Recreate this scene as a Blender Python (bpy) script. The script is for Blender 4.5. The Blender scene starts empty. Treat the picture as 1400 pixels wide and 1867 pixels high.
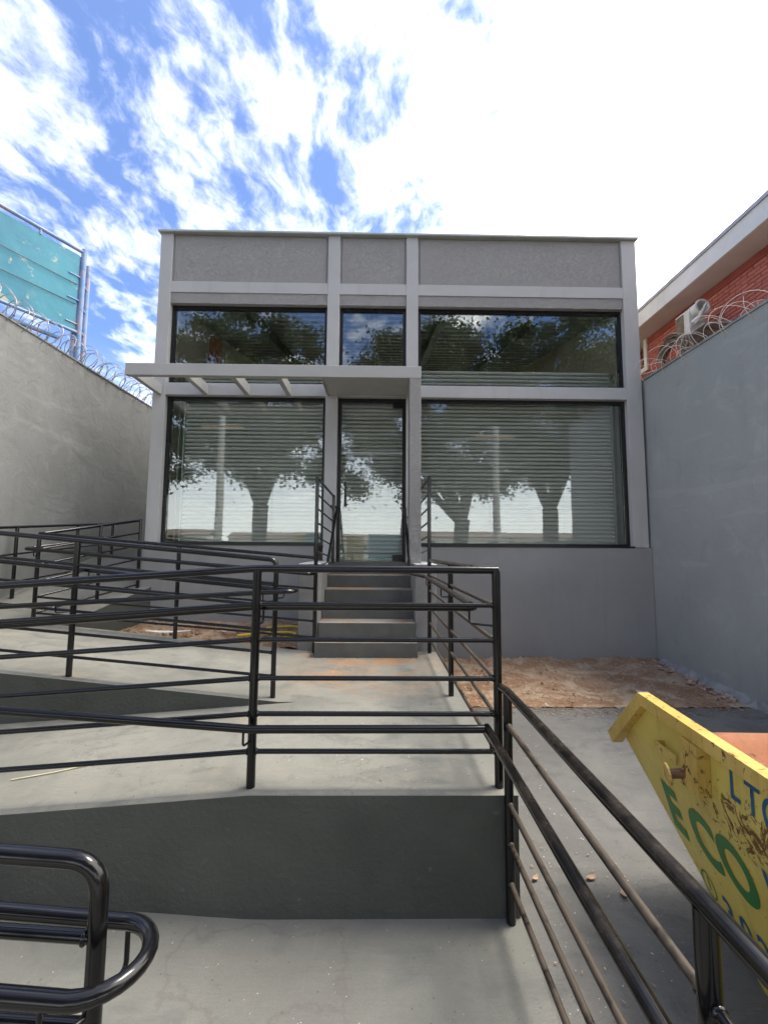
import bpy, bmesh, math, random
import numpy as np
from mathutils import Vector, Matrix
R = math.radians
random.seed(7); rng = np.random.default_rng(7)
sc = bpy.context.scene
COL = sc.collection

# ------------------------------------------------------------------ camera
cam = bpy.data.cameras.new('camera'); cam_o = bpy.data.objects.new('camera', cam); COL.objects.link(cam_o)
cam.sensor_fit = 'VERTICAL'; cam.sensor_height = 24.0; cam.lens = 24.0 * 769 / 1867
cam.clip_start = 0.02; cam.clip_end = 3000
_P, _Y, _r = math.atan(66.5 / 769), R(0.75), 0.007
_f = Vector((math.sin(_Y) * math.cos(_P), math.cos(_Y) * math.cos(_P), math.sin(_P)))
_x = Vector((math.cos(_Y), -math.sin(_Y), 0)); _u = _x.cross(_f)
_x2 = _x * math.cos(_r) + _u * math.sin(_r); _u2 = _u * math.cos(_r) - _x * math.sin(_r)
cam_o.matrix_world = Matrix((( _x2.x, _u2.x, -_f.x, 0), (_x2.y, _u2.y, -_f.y, 0), (_x2.z, _u2.z, -_f.z, 0), (0, 0, 0, 1)))
sc.camera = cam_o

# ------------------------------------------------------------------ light
SUN_AZ, SUN_EL = R(72), R(67)          # azimuth from +Y towards +X
sd = Vector((math.sin(SUN_AZ) * math.cos(SUN_EL), math.cos(SUN_AZ) * math.cos(SUN_EL), math.sin(SUN_EL)))
sun = bpy.data.lights.new('sun', 'SUN'); sun.energy = 1.6; sun.angle = R(16); sun.color = (1, .94, .84)
sun_o = bpy.data.objects.new('sun', sun); COL.objects.link(sun_o)
sun_o.rotation_euler = (-sd).to_track_quat('-Z', 'Y').to_euler()
sc.view_settings.view_transform = 'Standard'; sc.view_settings.look = 'None'
sc.view_settings.exposure = 1.18; sc.view_settings.gamma = 1.0; sc.view_settings.use_curve_mapping = False
sc.cycles.use_denoising = True
sc.cycles.max_bounces = 8; sc.cycles.transparent_max_bounces = 16; sc.cycles.sample_clamp_indirect = 8

class N:
    """small node-tree helper"""
    def __init__(s, nt): s.nt = nt
    def n(s, typ, inp=None, **kw):
        nd = s.nt.nodes.new(typ)
        for k, v in kw.items(): setattr(nd, k, v)
        for k, v in (inp or {}).items():
            if isinstance(v, bpy.types.NodeSocket): s.nt.links.new(v, nd.inputs[k])
            else: nd.inputs[k].default_value = v
        return nd
    def math(s, op, a, b=0.0, c=None, clamp=False):
        d = {0: a, 1: b}
        if c is not None: d[2] = c
        return s.n('ShaderNodeMath', d, operation=op, use_clamp=clamp).outputs[0]
    def vm(s, op, a, b=None):
        d = {0: a}
        if b is not None: d[1] = b
        nd = s.n('ShaderNodeVectorMath', d, operation=op)
        return nd.outputs['Value'] if op in ('DOT_PRODUCT', 'LENGTH') else nd.outputs[0]
    def mr(s, v, a, b, c=0.0, d=1.0, smooth=True):
        return s.n('ShaderNodeMapRange', {0: v, 1: a, 2: b, 3: c, 4: d}, interpolation_type='SMOOTHSTEP' if smooth else 'LINEAR').outputs[0]
    def mix(s, f, a, b, blend='MIX'):
        nd = s.n('ShaderNodeMix', data_type='RGBA', blend_type=blend)
        for k, v in ((0, f), (6, a), (7, b)):
            if isinstance(v, bpy.types.NodeSocket): s.nt.links.new(v, nd.inputs[k])
            else: nd.inputs[k].default_value = v if k == 0 else (tuple(v) + (1,))[:4]
        return nd.outputs[2]
    def noise(s, vec, scale, detail=6, rough=.55, dist=0.0, out=0):
        return s.n('ShaderNodeTexNoise', {'Vector': vec, 'Scale': scale, 'Detail': detail, 'Roughness': rough, 'Distortion': dist}).outputs[out]
    def mapv(s, vec, scale=(1, 1, 1), rot=(0, 0, 0), loc=(0, 0, 0)):
        return s.n('ShaderNodeMapping', {'Vector': vec, 'Scale': scale, 'Rotation': rot, 'Location': loc}).outputs[0]

# ------------------------------------------------------------------ sky
w = bpy.data.worlds.new('World'); sc.world = w; w.use_nodes = True
nt = w.node_tree; nt.nodes.clear(); g = N(nt)
sky = g.n('ShaderNodeTexSky', sky_type='NISHITA', sun_disc=False)
sky.sun_elevation = SUN_EL; sky.sun_rotation = SUN_AZ; sky.air_density = 1.0; sky.dust_density = .3; sky.ozone_density = 1.6
dirv = g.n('ShaderNodeTexCoord').outputs['Generated']
sep = g.n('ShaderNodeSeparateXYZ', {0: dirv})
zz = g.math('ADD', g.math('MAXIMUM', sep.outputs[2], 0.02), 0.12)
pl = g.n('ShaderNodeCombineXYZ', {0: g.math('DIVIDE', sep.outputs[0], zz), 1: g.math('DIVIDE', sep.outputs[1], zz), 2: 0.0}).outputs[0]
warp = g.noise(pl, 2.2, 4, .55, out=1)
plw = g.vm('ADD', pl, g.n('ShaderNodeVectorMath', {0: g.vm('SUBTRACT', warp, (.5, .5, .5)), 3: .22}, operation='SCALE').outputs[0])
st = g.mapv(plw, (1.0, .80, 1), (0, 0, R(-38)), (20.3, 3.3, 0))
big = g.noise(st, 1.35, 4, .5)
mid = g.noise(st, 6.5, 10, .60)
fine = g.noise(g.mapv(plw, (1, .5, 1), (0, 0, R(-50))), 17.0, 9, .60)
glare = g.mr(g.vm('DOT_PRODUCT', g.vm('NORMALIZE', dirv), tuple(sd)), .50, .99)
dens = g.math('ADD', g.math('MULTIPLY', big, .54), g.math('ADD', g.math('MULTIPLY', mid, .46), g.math('MULTIPLY', fine, .30)))
side = g.mr(g.vm('DOT_PRODUCT', g.vm('NORMALIZE', dirv), tuple(Vector((.80, .25, .52)).normalized())), .45, .98)
dens = g.math('ADD', dens, g.math('SUBTRACT', g.math('MULTIPLY', side, .20), .112))
mask = g.mr(dens, .565, .70)
thin = g.mr(dens, .48, .62, .04, .34)
mask = g.math('MAXIMUM', mask, thin)
ccol = g.mix(glare, (13.5, 13.3, 13.0), (20, 19.2, 18))
skyc = g.mix(mask, g.mix(1.0, sky.outputs[0], (.36, .60, .93), 'MULTIPLY'), ccol)
hz = g.mr(sep.outputs[2], -.02, .40, .9, 0)
skyc = g.mix(hz, skyc, (13.2, 13.0, 12.6))
bg = g.n('ShaderNodeBackground', {'Color': skyc, 'Strength': 0.115})
out = g.n('ShaderNodeOutputWorld'); nt.links.new(bg.outputs[0], out.inputs[0])

# ------------------------------------------------------------------ materials
def newmat(name):
    m = bpy.data.materials.new(name); m.use_nodes = True
    nt = m.node_tree; nt.nodes.clear(); g = N(nt)
    g.b = g.n('ShaderNodeBsdfPrincipled'); g.o = g.n('ShaderNodeOutputMaterial'); nt.links.new(g.b.outputs[0], g.o.inputs[0])
    g.pos = g.n('ShaderNodeNewGeometry').outputs['Position']
    g.m = m
    return g
def setb(g, **kw):
    for k, v in kw.items():
        k = k.replace('_', ' ')
        if isinstance(v, bpy.types.NodeSocket): g.nt.links.new(v, g.b.inputs[k])
        else: g.b.inputs[k].default_value = (tuple(v) + (1,))[:4] if isinstance(v, tuple) else v
def bump(g, h, strength, dist):
    g.nt.links.new(g.n('ShaderNodeBump', {'Height': h, 'Strength': strength, 'Distance': dist}).outputs[0], g.b.inputs['Normal'])
def plaster(name, c1, c2, cd, cl, rough=.7):
    g = newmat(name)
    a = g.noise(g.pos, .7, 8, .62, .6); b = g.noise(g.mapv(g.pos, loc=(3, 5, 1)), 2.6, 7, .65, 1.0)
    col = g.mix(g.mr(a, .32, .68), c1, c2); col = g.mix(g.mr(b, .54, .74, 0, .55), col, cl); col = g.mix(g.mr(b, .44, .28, 0, .45), col, cd)
    s = g.noise(g.mapv(g.pos, (2.2, 2.2, .10)), 3.5, 6, .65); col = g.mix(g.mr(s, .54, .74, 0, .35), col, cd)
    sz = g.n('ShaderNodeSeparateXYZ', {0: g.pos}).outputs[2]
    lift = g.noise(g.mapv(g.pos, (1, .25, 2.2)), 2.0, 5, .6); col = g.mix(g.math('MULTIPLY', g.mr(lift, .58, .64), .30), col, cl)
    sc1 = g.n('ShaderNodeTexVoronoi', {'Vector': g.vm('ADD', g.pos, g.noise(g.pos, 5, 3, .6, out=1)), 'Scale': 2.4}).outputs['Distance']
    col = g.mix(g.math('MULTIPLY', g.mr(sc1, .045, .02), .7), col, tuple(v * .55 for v in cd))
    setb(g, Base_Color=col, Roughness=rough, Specular_IOR_Level=.25)
    h = g.math('ADD', g.math('MULTIPLY', g.noise(g.pos, 3.0, 5, .6, .8), 5.0), g.math('ADD', g.noise(g.pos, 24, 6, .65), g.math('MULTIPLY', g.mr(sc1, .05, .02), -1.2)))
    bump(g, h, .38, .009); return g.m
def mottled(name, c1, c2, scale=2.0, rough=.6, bscale=60, bstr=.3, bdist=.003, spots=None, metallic=0, spec=.4, streak=0, streakc=(0, 0, 0)):
    g = newmat(name)
    a = g.noise(g.pos, scale, 7, .6, .4); col = g.mix(g.mr(a, .3, .7), c1, c2)
    if streak:
        s = g.noise(g.mapv(g.pos, (1, 1, .12)), 5, 5, .6); col = g.mix(g.mr(s, .52, .75, 0, streak), col, streakc)
    if spots:
        f = g.noise(g.pos, spots[1], 4, .6); col = g.mix(g.mr(f, spots[2], spots[3]), col, spots[0])
    setb(g, Base_Color=col, Roughness=g.mr(g.noise(g.pos, scale * 3, 4), .3, .7, rough - .08, rough + .1), Metallic=metallic, Specular_IOR_Level=spec)
    h = g.math('ADD', g.noise(g.pos, bscale, 6, .6), g.math('MULTIPLY', g.noise(g.pos, bscale * .12, 3), 1.2))
    bump(g, h, bstr, bdist)
    return g.m
M = {}
M['paint'] = mottled('smooth_grey_paint', (.43, .428, .42), (.465, .463, .455), 1.6, .55, 90, .25, .003, streak=.30, streakc=(.29, .29, .285))
M['pergola'] = mottled('pergola_paint', (.395, .392, .375), (.43, .427, .41), 1.6, .5, 70, .15, .002)
M['basewall'] = mottled('base_wall_paint', (.268, .27, .268), (.31, .312, .31), 1.1, .6, 70, .35, .003, streak=.32, streakc=(.215, .216, .215))
M['wall_l'] = plaster('left_wall_render', (.225, .228, .22), (.268, .271, .261), (.185, .187, .18), (.335, .337, .325), .85)
M['wall_r'] = plaster('right_wall_render', (.32, .34, .335), (.365, .385, .377), (.27, .29, .29), (.45, .47, .455), .6)
M['dark'] = mottled('dark_grey_paint', (.055, .060, .053), (.078, .082, .074), 1.5, .5, 38, .9, .007, spots=((.10, .103, .095), 13, .68, .74), streak=.08, streakc=(.05, .054, .05))
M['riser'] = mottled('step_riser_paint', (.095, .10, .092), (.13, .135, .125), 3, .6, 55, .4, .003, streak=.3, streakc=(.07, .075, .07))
M['cap'] = mottled('metal_flashing', (.42, .45, .42), (.48, .5, .47), 3, .4, 50, .05, .001, metallic=.3)
M['black'] = mottled('black_frame', (.010, .010, .012), (.014, .014, .016), 3, .35, 80, .05, .001)
M['cream'] = mottled('cream_interior', (.55, .51, .42), (.62, .58, .49), 1, .8, 40, .2, .002)
M['intfloor'] = mottled('interior_floor', (.18, .17, .16), (.24, .23, .21), 1, .7)
M['rafter'] = mottled('dark_rafter', (.012, .012, .012), (.02, .02, .02), 3, .6)
M['zinc'] = mottled('zinc_sheet', (.28, .285, .28), (.36, .365, .36), 3, .5, metallic=.2)
M['galv'] = mottled('galvanised_guide', (.45, .50, .47), (.55, .6, .56), 3, .4, metallic=.4)
M['rawcement'] = mottled('raw_cement', (.22, .225, .225), (.32, .325, .32), 6, .85, 30, .8, .01)
M['white'] = mottled('white_paint', (.60, .60, .58), (.70, .70, .68), 1.5, .6, 30, .25, .002, streak=.25, streakc=(.48, .46, .44))
M['soffit'] = mottled('soffit_board', (.55, .47, .43), (.63, .55, .51), 1.5, .7, 30, .2, .002)
M['redwood'] = mottled('reddish_steel', (.22, .06, .03), (.30, .09, .05), 5, .6)
M['mortar'] = mottled('red_painted_mortar', (.26, .06, .048), (.33, .08, .062), 3, .8, 60, .6, .006)
M['wire'] = mottled('galvanised_wire', (.30, .29, .30), (.42, .40, .42), 8, .45, metallic=.5)
M['wire2'] = mottled('pale_wire', (.60, .54, .48), (.72, .66, .60), 8, .5)
M['vine'] = mottled('dry_vine', (.16, .12, .085), (.27, .21, .15), 14, .9, 60, .9, .01)
M['hose'] = mottled('yellow_hose', (.70, .52, .05), (.80, .60, .08), 8, .4)
M['trash'] = mottled('white_scrap', (.65, .64, .62), (.8, .79, .77), 20, .7)
M['leafdry'] = mottled('dry_leaf', (.40, .23, .13), (.58, .39, .26), 30, .7)
M['twig'] = mottled('twig', (.09, .06, .04), (.16, .11, .07), 30, .8)
M['straw'] = mottled('straw', (.55, .50, .33), (.65, .6, .42), 30, .7)
M['asphalt'] = mottled('asphalt', (.045, .045, .047), (.06, .06, .062), 3, .85, 150, .6, .004)
M['pave'] = mottled('sidewalk_concrete', (.28, .27, .25), (.36, .35, .32), 1.5, .85, 40, .4, .004)
M['earth'] = mottled('earth', (.16, .12, .08), (.22, .17, .12), .4, .9, 10, .4, .01)
M['bark'] = mottled('bark', (.05, .04, .032), (.085, .07, .055), 6, .9, 25, .9, .02)
M['polecon'] = mottled('pole_concrete', (.36, .35, .33), (.44, .43, .40), 3, .8)
M['farwall'] = mottled('far_house_wall', (.55, .52, .46), (.62, .6, .54), .5, .8)
M['farroof'] = mottled('far_house_roof', (.20, .15, .12), (.26, .20, .16), 2, .8)
M['blue'] = mottled('blue_hoarding', (.12, .24, .32), (.15, .28, .36), 2, .6)
M['yellowp'] = mottled('yellow_hoarding', (.42, .30, .08), (.48, .34, .1), 2, .6)
M['wood'] = mottled('timber', (.32, .20, .10), (.42, .27, .14), 8, .8)

# stucco with a worm-like scratched texture
g = newmat('scratched_stucco')
v = g.n('ShaderNodeTexVoronoi', {'Vector': g.vm('ADD', g.pos, g.noise(g.pos, 9, 3, .5, out=1)), 'Scale': 26.0}, feature='DISTANCE_TO_EDGE').outputs[0]
n1 = g.noise(g.pos, 42, 5, .6, 1.6)
h = g.math('ADD', g.mr(v, 0, .18), g.math('MULTIPLY', n1, 1.6))
col = g.mix(g.mr(n1, .35, .65), (.47, .462, .445), (.57, .56, .542)); col = g.mix(g.mr(g.noise(g.pos, 1.3, 4), .35, .7, 0, .35), col, (.45, .44, .423))
setb(g, Base_Color=col, Roughness=.85, Specular_IOR_Level=.25); bump(g, h, .9, .012); M['stucco'] = g.m

# painted concrete floor: dusty grey with ochre drifts near the steps and pale specks
def floor_mat(name, ochre=True, base=((.203, .199, .174), (.292, .282, .24)), grey=(.143, .148, .136)):
    g = newmat(name)
    sx = g.n('ShaderNodeSeparateXYZ', {0: g.pos})
    col = g.mix(g.mr(g.noise(g.pos, 1.4, 8, .62, .5), .35, .66), base[0], base[1])
    col = g.mix(g.mr(g.noise(g.mapv(g.pos, (1, 1.6, 1), (0, 0, .4), (5, 2, 0)), 2.3, 7, .65, .8), .50, .68, 0, .7), col, grey)
    if ochre:
        dx = g.math('ABSOLUTE', g.math('ADD', sx.outputs[0], .1)); 
        near = g.math('MULTIPLY', g.mr(dx, 1.0, .3), g.mr(sx.outputs[1], 3.3, 4.5))
        oc = g.math('MULTIPLY', near, g.mr(g.noise(g.mapv(g.pos, (1, 1.8, 1)), 3.0, 8, .72, .6), .42, .60))
        col = g.mix(g.math('MULTIPLY', oc, .95), col, (.42, .23, .11))
        far = g.mr(g.noise(g.mapv(g.pos, loc=(9, 4, 0)), 1.9, 6, .7), .56, .7, 0, .35)
        col = g.mix(far, col, (.42, .345, .24))
    ring = g.noise(g.mapv(g.pos, loc=(1.3, .4, 0)), 1.5, 3, .45)
    rg = g.math('MULTIPLY', g.mr(ring, .575, .59), g.mr(ring, .605, .595)); sd0 = g.vm('LENGTH', g.vm('SUBTRACT', g.mapv(g.pos, (.75, 1.5, 0)), (-.36, 2.93, 0))); sd0 = g.math('ADD', sd0, g.math('MULTIPLY', g.math('SUBTRACT', g.noise(g.pos, 5, 5, .6), .5), .45))
    rgm = g.math('MAXIMUM', g.math('MULTIPLY', g.mr(sd0, .27, .295), g.mr(sd0, .315, .298)), g.math('MULTIPLY', g.mr(sd0, .30, .05), .35)); col = g.mix(g.math('MULTIPLY', rgm, .38), col, (.13, .105, .095))
    cr_ = g.n('ShaderNodeTexVoronoi', {'Vector': g.vm('ADD', g.pos, g.noise(g.pos, 3, 5, .6, out=1)), 'Scale': .8}, feature='DISTANCE_TO_EDGE').outputs[0]
    col = g.mix(g.math('MULTIPLY', g.mr(cr_, .006, .0015), g.mr(g.noise(g.pos, 1.3, 2), .5, .62, 0, .45)), col, (.08, .075, .07))
    gn = g.noise(g.pos, 160, 3, .7); col = g.mix(g.mr(gn, .35, .65, 0, .30), col, tuple(v * .72 for v in base[0]))
    sp = g.n('ShaderNodeTexVoronoi', {'Vector': g.pos, 'Scale': 38.0, 'Randomness': 1.0}).outputs['Distance']
    tr = g.noise(g.mapv(g.pos, (.5, 7, 1), (0, 0, .25)), 5, 6, .65); col = g.mix(g.mr(tr, .55, .75, 0, .28), col, grey); tr2 = g.noise(g.mapv(g.pos, (6, .6, 1), (0, 0, -.2), (3, 3, 0)), 5, 6, .65); col = g.mix(g.mr(tr2, .56, .74, 0, .30), col, base[1])
    spm = g.math('MULTIPLY', g.mr(sp, .10, .055), g.mr(g.noise(g.pos, 9, 3), .52, .6)); col = g.mix(spm, col, (.62, .60, .52))
    sp2 = g.n('ShaderNodeTexVoronoi', {'Vector': g.mapv(g.pos, loc=(3, 7, 1)), 'Scale': 17.0, 'Randomness': 1.0}).outputs['Distance']
    col = g.mix(g.math('MULTIPLY', g.mr(sp2, .09, .05), .7), col, (.09, .075, .06))
    setb(g, Base_Color=col, Roughness=g.mr(g.noise(g.pos, 3, 5), .3, .7, .48, .72), Specular_IOR_Level=.35)
    bump(g, g.math('ADD', g.noise(g.pos, 110, 4, .6), g.math('ADD', g.math('MULTIPLY', tr, 1.5), g.math('MULTIPLY', g.noise(g.pos, 7, 4), 2.0))), .5, .005)
    return g.m
M['floor'] = floor_mat('painted_ramp_floor')
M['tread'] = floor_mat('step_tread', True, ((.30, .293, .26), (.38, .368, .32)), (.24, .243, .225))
M['floor0'] = floor_mat('entrance_floor', False, ((.165, .163, .143), (.205, .202, .174)), (.132, .136, .123))
M['drive'] = floor_mat('driveway_concrete', False, ((.138, .133, .122), (.20, .192, .174)), (.10, .10, .097))

# bare dirt with pale lime patches and red-brown litter
g = newmat('bare_dirt')
n1 = g.noise(g.mapv(g.pos, (1, 1.3, 1)), 2.2, 8, .7, .6); n2 = g.noise(g.mapv(g.pos, (1, .5, 1), (0, 0, .5)), 26, 6, .7, .8)
col = g.mix(g.mr(n1, .42, .62), (.35, .21, .125), (.55, .43, .30)); col = g.mix(g.mr(n2, .56, .76, 0, .8), col, (.27, .13, .08)); col = g.mix(g.mr(n2, .44, .30), col, (.62, .53, .42))
setb(g, Base_Color=col, Roughness=.95, Specular_IOR_Level=.1); bump(g, g.math('ADD', n2, g.noise(g.pos, 90, 4)), .9, .02); M['dirt'] = g.m

# glossy black enamel, dusty brown film on upward faces of some rails
def enamel(name, dust):
    g = newmat(name)
    nz = g.n('ShaderNodeSeparateXYZ', {0: g.n('ShaderNodeNewGeometry').outputs['Normal']}).outputs[2]
    dn = g.math('ADD', g.noise(g.pos, 7, 6, .65), g.math('MULTIPLY', g.noise(g.pos, 45, 4), .3))
    f = g.math('MULTIPLY', g.mr(nz, -.35, .5), g.mr(dn, .55 - .2 * dust, .95 - .3 * dust, 0, min(.9, dust)))
    setb(g, Base_Color=g.mix(f, (.0045, .0043, .005), (.085, .062, .042)), Roughness=g.math('ADD', g.mr(f, 0, 1, .13, .6), g.mr(g.noise(g.pos, 20, 3), .3, .7, 0, .08)), Specular_IOR_Level=.5)
    bump(g, g.noise(g.pos, 30, 3), .06, .001)
    return g.m
M['enamel'] = enamel('black_enamel', .03); M['enamel_dusty'] = enamel('black_enamel_dusty', .8); M['enamel_half'] = enamel('black_enamel_half_dusty', .35)

# shutter slats
g = newmat('shutter_steel')
rnd = g.n('ShaderNodeObjectInfo').outputs['Random']
col = g.mix(g.mr(g.noise(g.mapv(g.pos, (.6, 1, 6)), 3, 6), .3, .7), (.82, .83, .82), (.89, .90, .89)); col = g.mix(g.math('MULTIPLY', rnd, .4), col, (.70, .725, .71))
setb(g, Base_Color=col, Metallic=.15, Roughness=.36); M['slat'] = g.m

# window glass: clear, slightly green, mirror-like sheen
def glassmat(name, tint, f0, f1):
    g = newmat(name); g.nt.nodes.remove(g.b)
    lw = g.n('ShaderNodeLayerWeight', {'Blend': .35}).outputs['Fresnel']
    tr = g.n('ShaderNodeBsdfTransparent', {'Color': tint + (1,)}); gl = g.n('ShaderNodeBsdfGlossy', {'Color': (.94, .98, .97, 1), 'Roughness': 0.0})
    wav = g.noise(g.pos, 1.1, 2); bp = g.n('ShaderNodeBump', {'Height': wav, 'Strength': .05, 'Distance': .02}); g.nt.links.new(bp.outputs[0], gl.inputs['Normal'])
    mx = g.n('ShaderNodeMixShader', {0: g.mr(lw, 0, 1, f0, f1, False), 1: tr.outputs[0], 2: gl.outputs[0]})
    g.nt.links.new(mx.outputs[0], g.o.inputs[0]); return g.m
M['glass'] = glassmat('window_glass', (.97, .99, .98), .065, .95)

# brick
g = newmat('red_painted_brick')
rnd = g.n('ShaderNodeObjectInfo').outputs['Random']
col = g.mix(rnd, (.38, .11, .09), (.50, .16, .13)); col = g.mix(g.mr(g.noise(g.pos, 12, 5), .5, .72, 0, .5), col, (.46, .20, .16))
setb(g, Base_Color=col, Roughness=.75); bump(g, g.noise(g.pos, 60, 5), .5, .004); M['brick'] = g.m

# skip paint with rust
def rusty(name, c1, c2, amount, rust=(.085, .03, .012)):
    g = newmat(name)
    col = g.mix(g.mr(g.noise(g.pos, 2.5, 6, .6), .3, .7), c1, c2)
    col = g.mix(g.mr(g.noise(g.mapv(g.pos, (1, 1, .3)), 6, 6, .7), .5, .8, 0, .45), col, tuple(v * .62 for v in c1))
    sx = g.n('ShaderNodeSeparateXYZ', {0: g.pos})
    band = g.math('MULTIPLY', g.mr(g.math('ABSOLUTE', g.math('ADD', sx.outputs[2], 1.05)), .22, .0), g.mr(sx.outputs[1], 1.95, 1.6))
    n = g.math('ADD', g.noise(g.mapv(g.pos, (1, 1.2, .8), (.6, 0, 0)), 17, 9, .75, 1.2), g.math('MULTIPLY', band, .17))
    gr = g.noise(g.mapv(g.pos, (1, 1, .18), loc=(2, 2, 2)), 9, 7, .7); col = g.mix(g.mr(gr, .48, .72, 0, .42), col, tuple(v * .45 + .01 for v in c1)); scr = g.noise(g.mapv(g.pos, (1, 14, 2), (.5, 0, 0)), 7, 4, .6); col = g.mix(g.mr(scr, .68, .72, 0, .4), col, tuple(min(.8, v * 1.2 + .08) for v in c2))
    rf = g.mr(n, .66 - amount, .70 - amount)
    col = g.mix(g.math('MULTIPLY', rf, .92), col, g.mix(g.noise(g.pos, 40, 4), rust, (.16, .065, .025)))
    setb(g, Base_Color=col, Roughness=g.mr(rf, 0, 1, .48, .9), Specular_IOR_Level=.4)
    bump(g, g.math('ADD', g.math('MULTIPLY', g.noise(g.pos, 3, 4), 4), g.math('MULTIPLY', rf, -.6)), .4, .006)
    return g.m
M['skip'] = rusty('yellow_skip_paint', (.60, .445, .085), (.70, .545, .13), .035)
M['skiprim'] = rusty('yellow_rim_paint', (.55, .36, .075), (.66, .45, .12), .095)
M['skipin'] = rusty('orange_skip_inside', (.42, .15, .06), (.58, .26, .13), .05, (.30, .12, .06))
M['rust'] = rusty('rusted_steel', (.13, .065, .035), (.20, .10, .05), .06)
M['green'] = rusty('green_lettering', (.03, .16, .035), (.04, .20, .045), -.03, (.25, .18, .03))
M['blue_l'] = rusty('blue_lettering', (.015, .09, .17), (.02, .11, .20), -.06, (.25, .18, .03))
M['rubble'] = mottled('rubble', (.35, .22, .16), (.55, .43, .36), 9, .95, 25, .9, .03)

# billboard back sheet
g = newmat('faded_blue_sheet')
col = g.mix(g.mr(g.noise(g.pos, .9, 6, .6), .3, .7), (.022, .165, .25), (.04, .24, .32))
col = g.mix(g.mr(g.noise(g.mapv(g.pos, (1, 1, 1.4)), 2.1, 8, .7, 1.0), .56, .72, 0, .7), col, (.13, .31, .31))
col = g.mix(g.mr(g.noise(g.mapv(g.pos, loc=(4, 1, 2)), 2.6, 7, .7), .60, .66, 0, .8), col, (.42, .42, .30))
setb(g, Base_Color=col, Roughness=.6); bump(g, g.noise(g.pos, 4, 4), .3, .03); M['sheet'] = g.m
M['bluepipe'] = mottled('blue_pipe', (.10, .22, .42), (.22, .30, .46), 3, .5, spots=((.30, .27, .34), 4, .52, .6))

# leaves
g = newmat('tree_leaf')
rl = g.noise(g.pos, 1.4, 3); rl2 = g.noise(g.pos, 11, 2)
col = g.mix(g.mr(rl, .3, .7), (.020, .040, .013), (.042, .070, .022)); col = g.mix(g.mr(rl2, .5, .7), col, (.065, .09, .03))
setb(g, Base_Color=col, Roughness=.5, Specular_IOR_Level=.4)
tl = g.n('ShaderNodeBsdfTranslucent', {'Color': (.08, .13, .03, 1)}); mx = g.n('ShaderNodeMixShader', {0: .25, 1: g.b.outputs[0], 2: tl.outputs[0]}); g.nt.links.new(mx.outputs[0], g.o.inputs[0]); M['leaf'] = g.m

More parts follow.
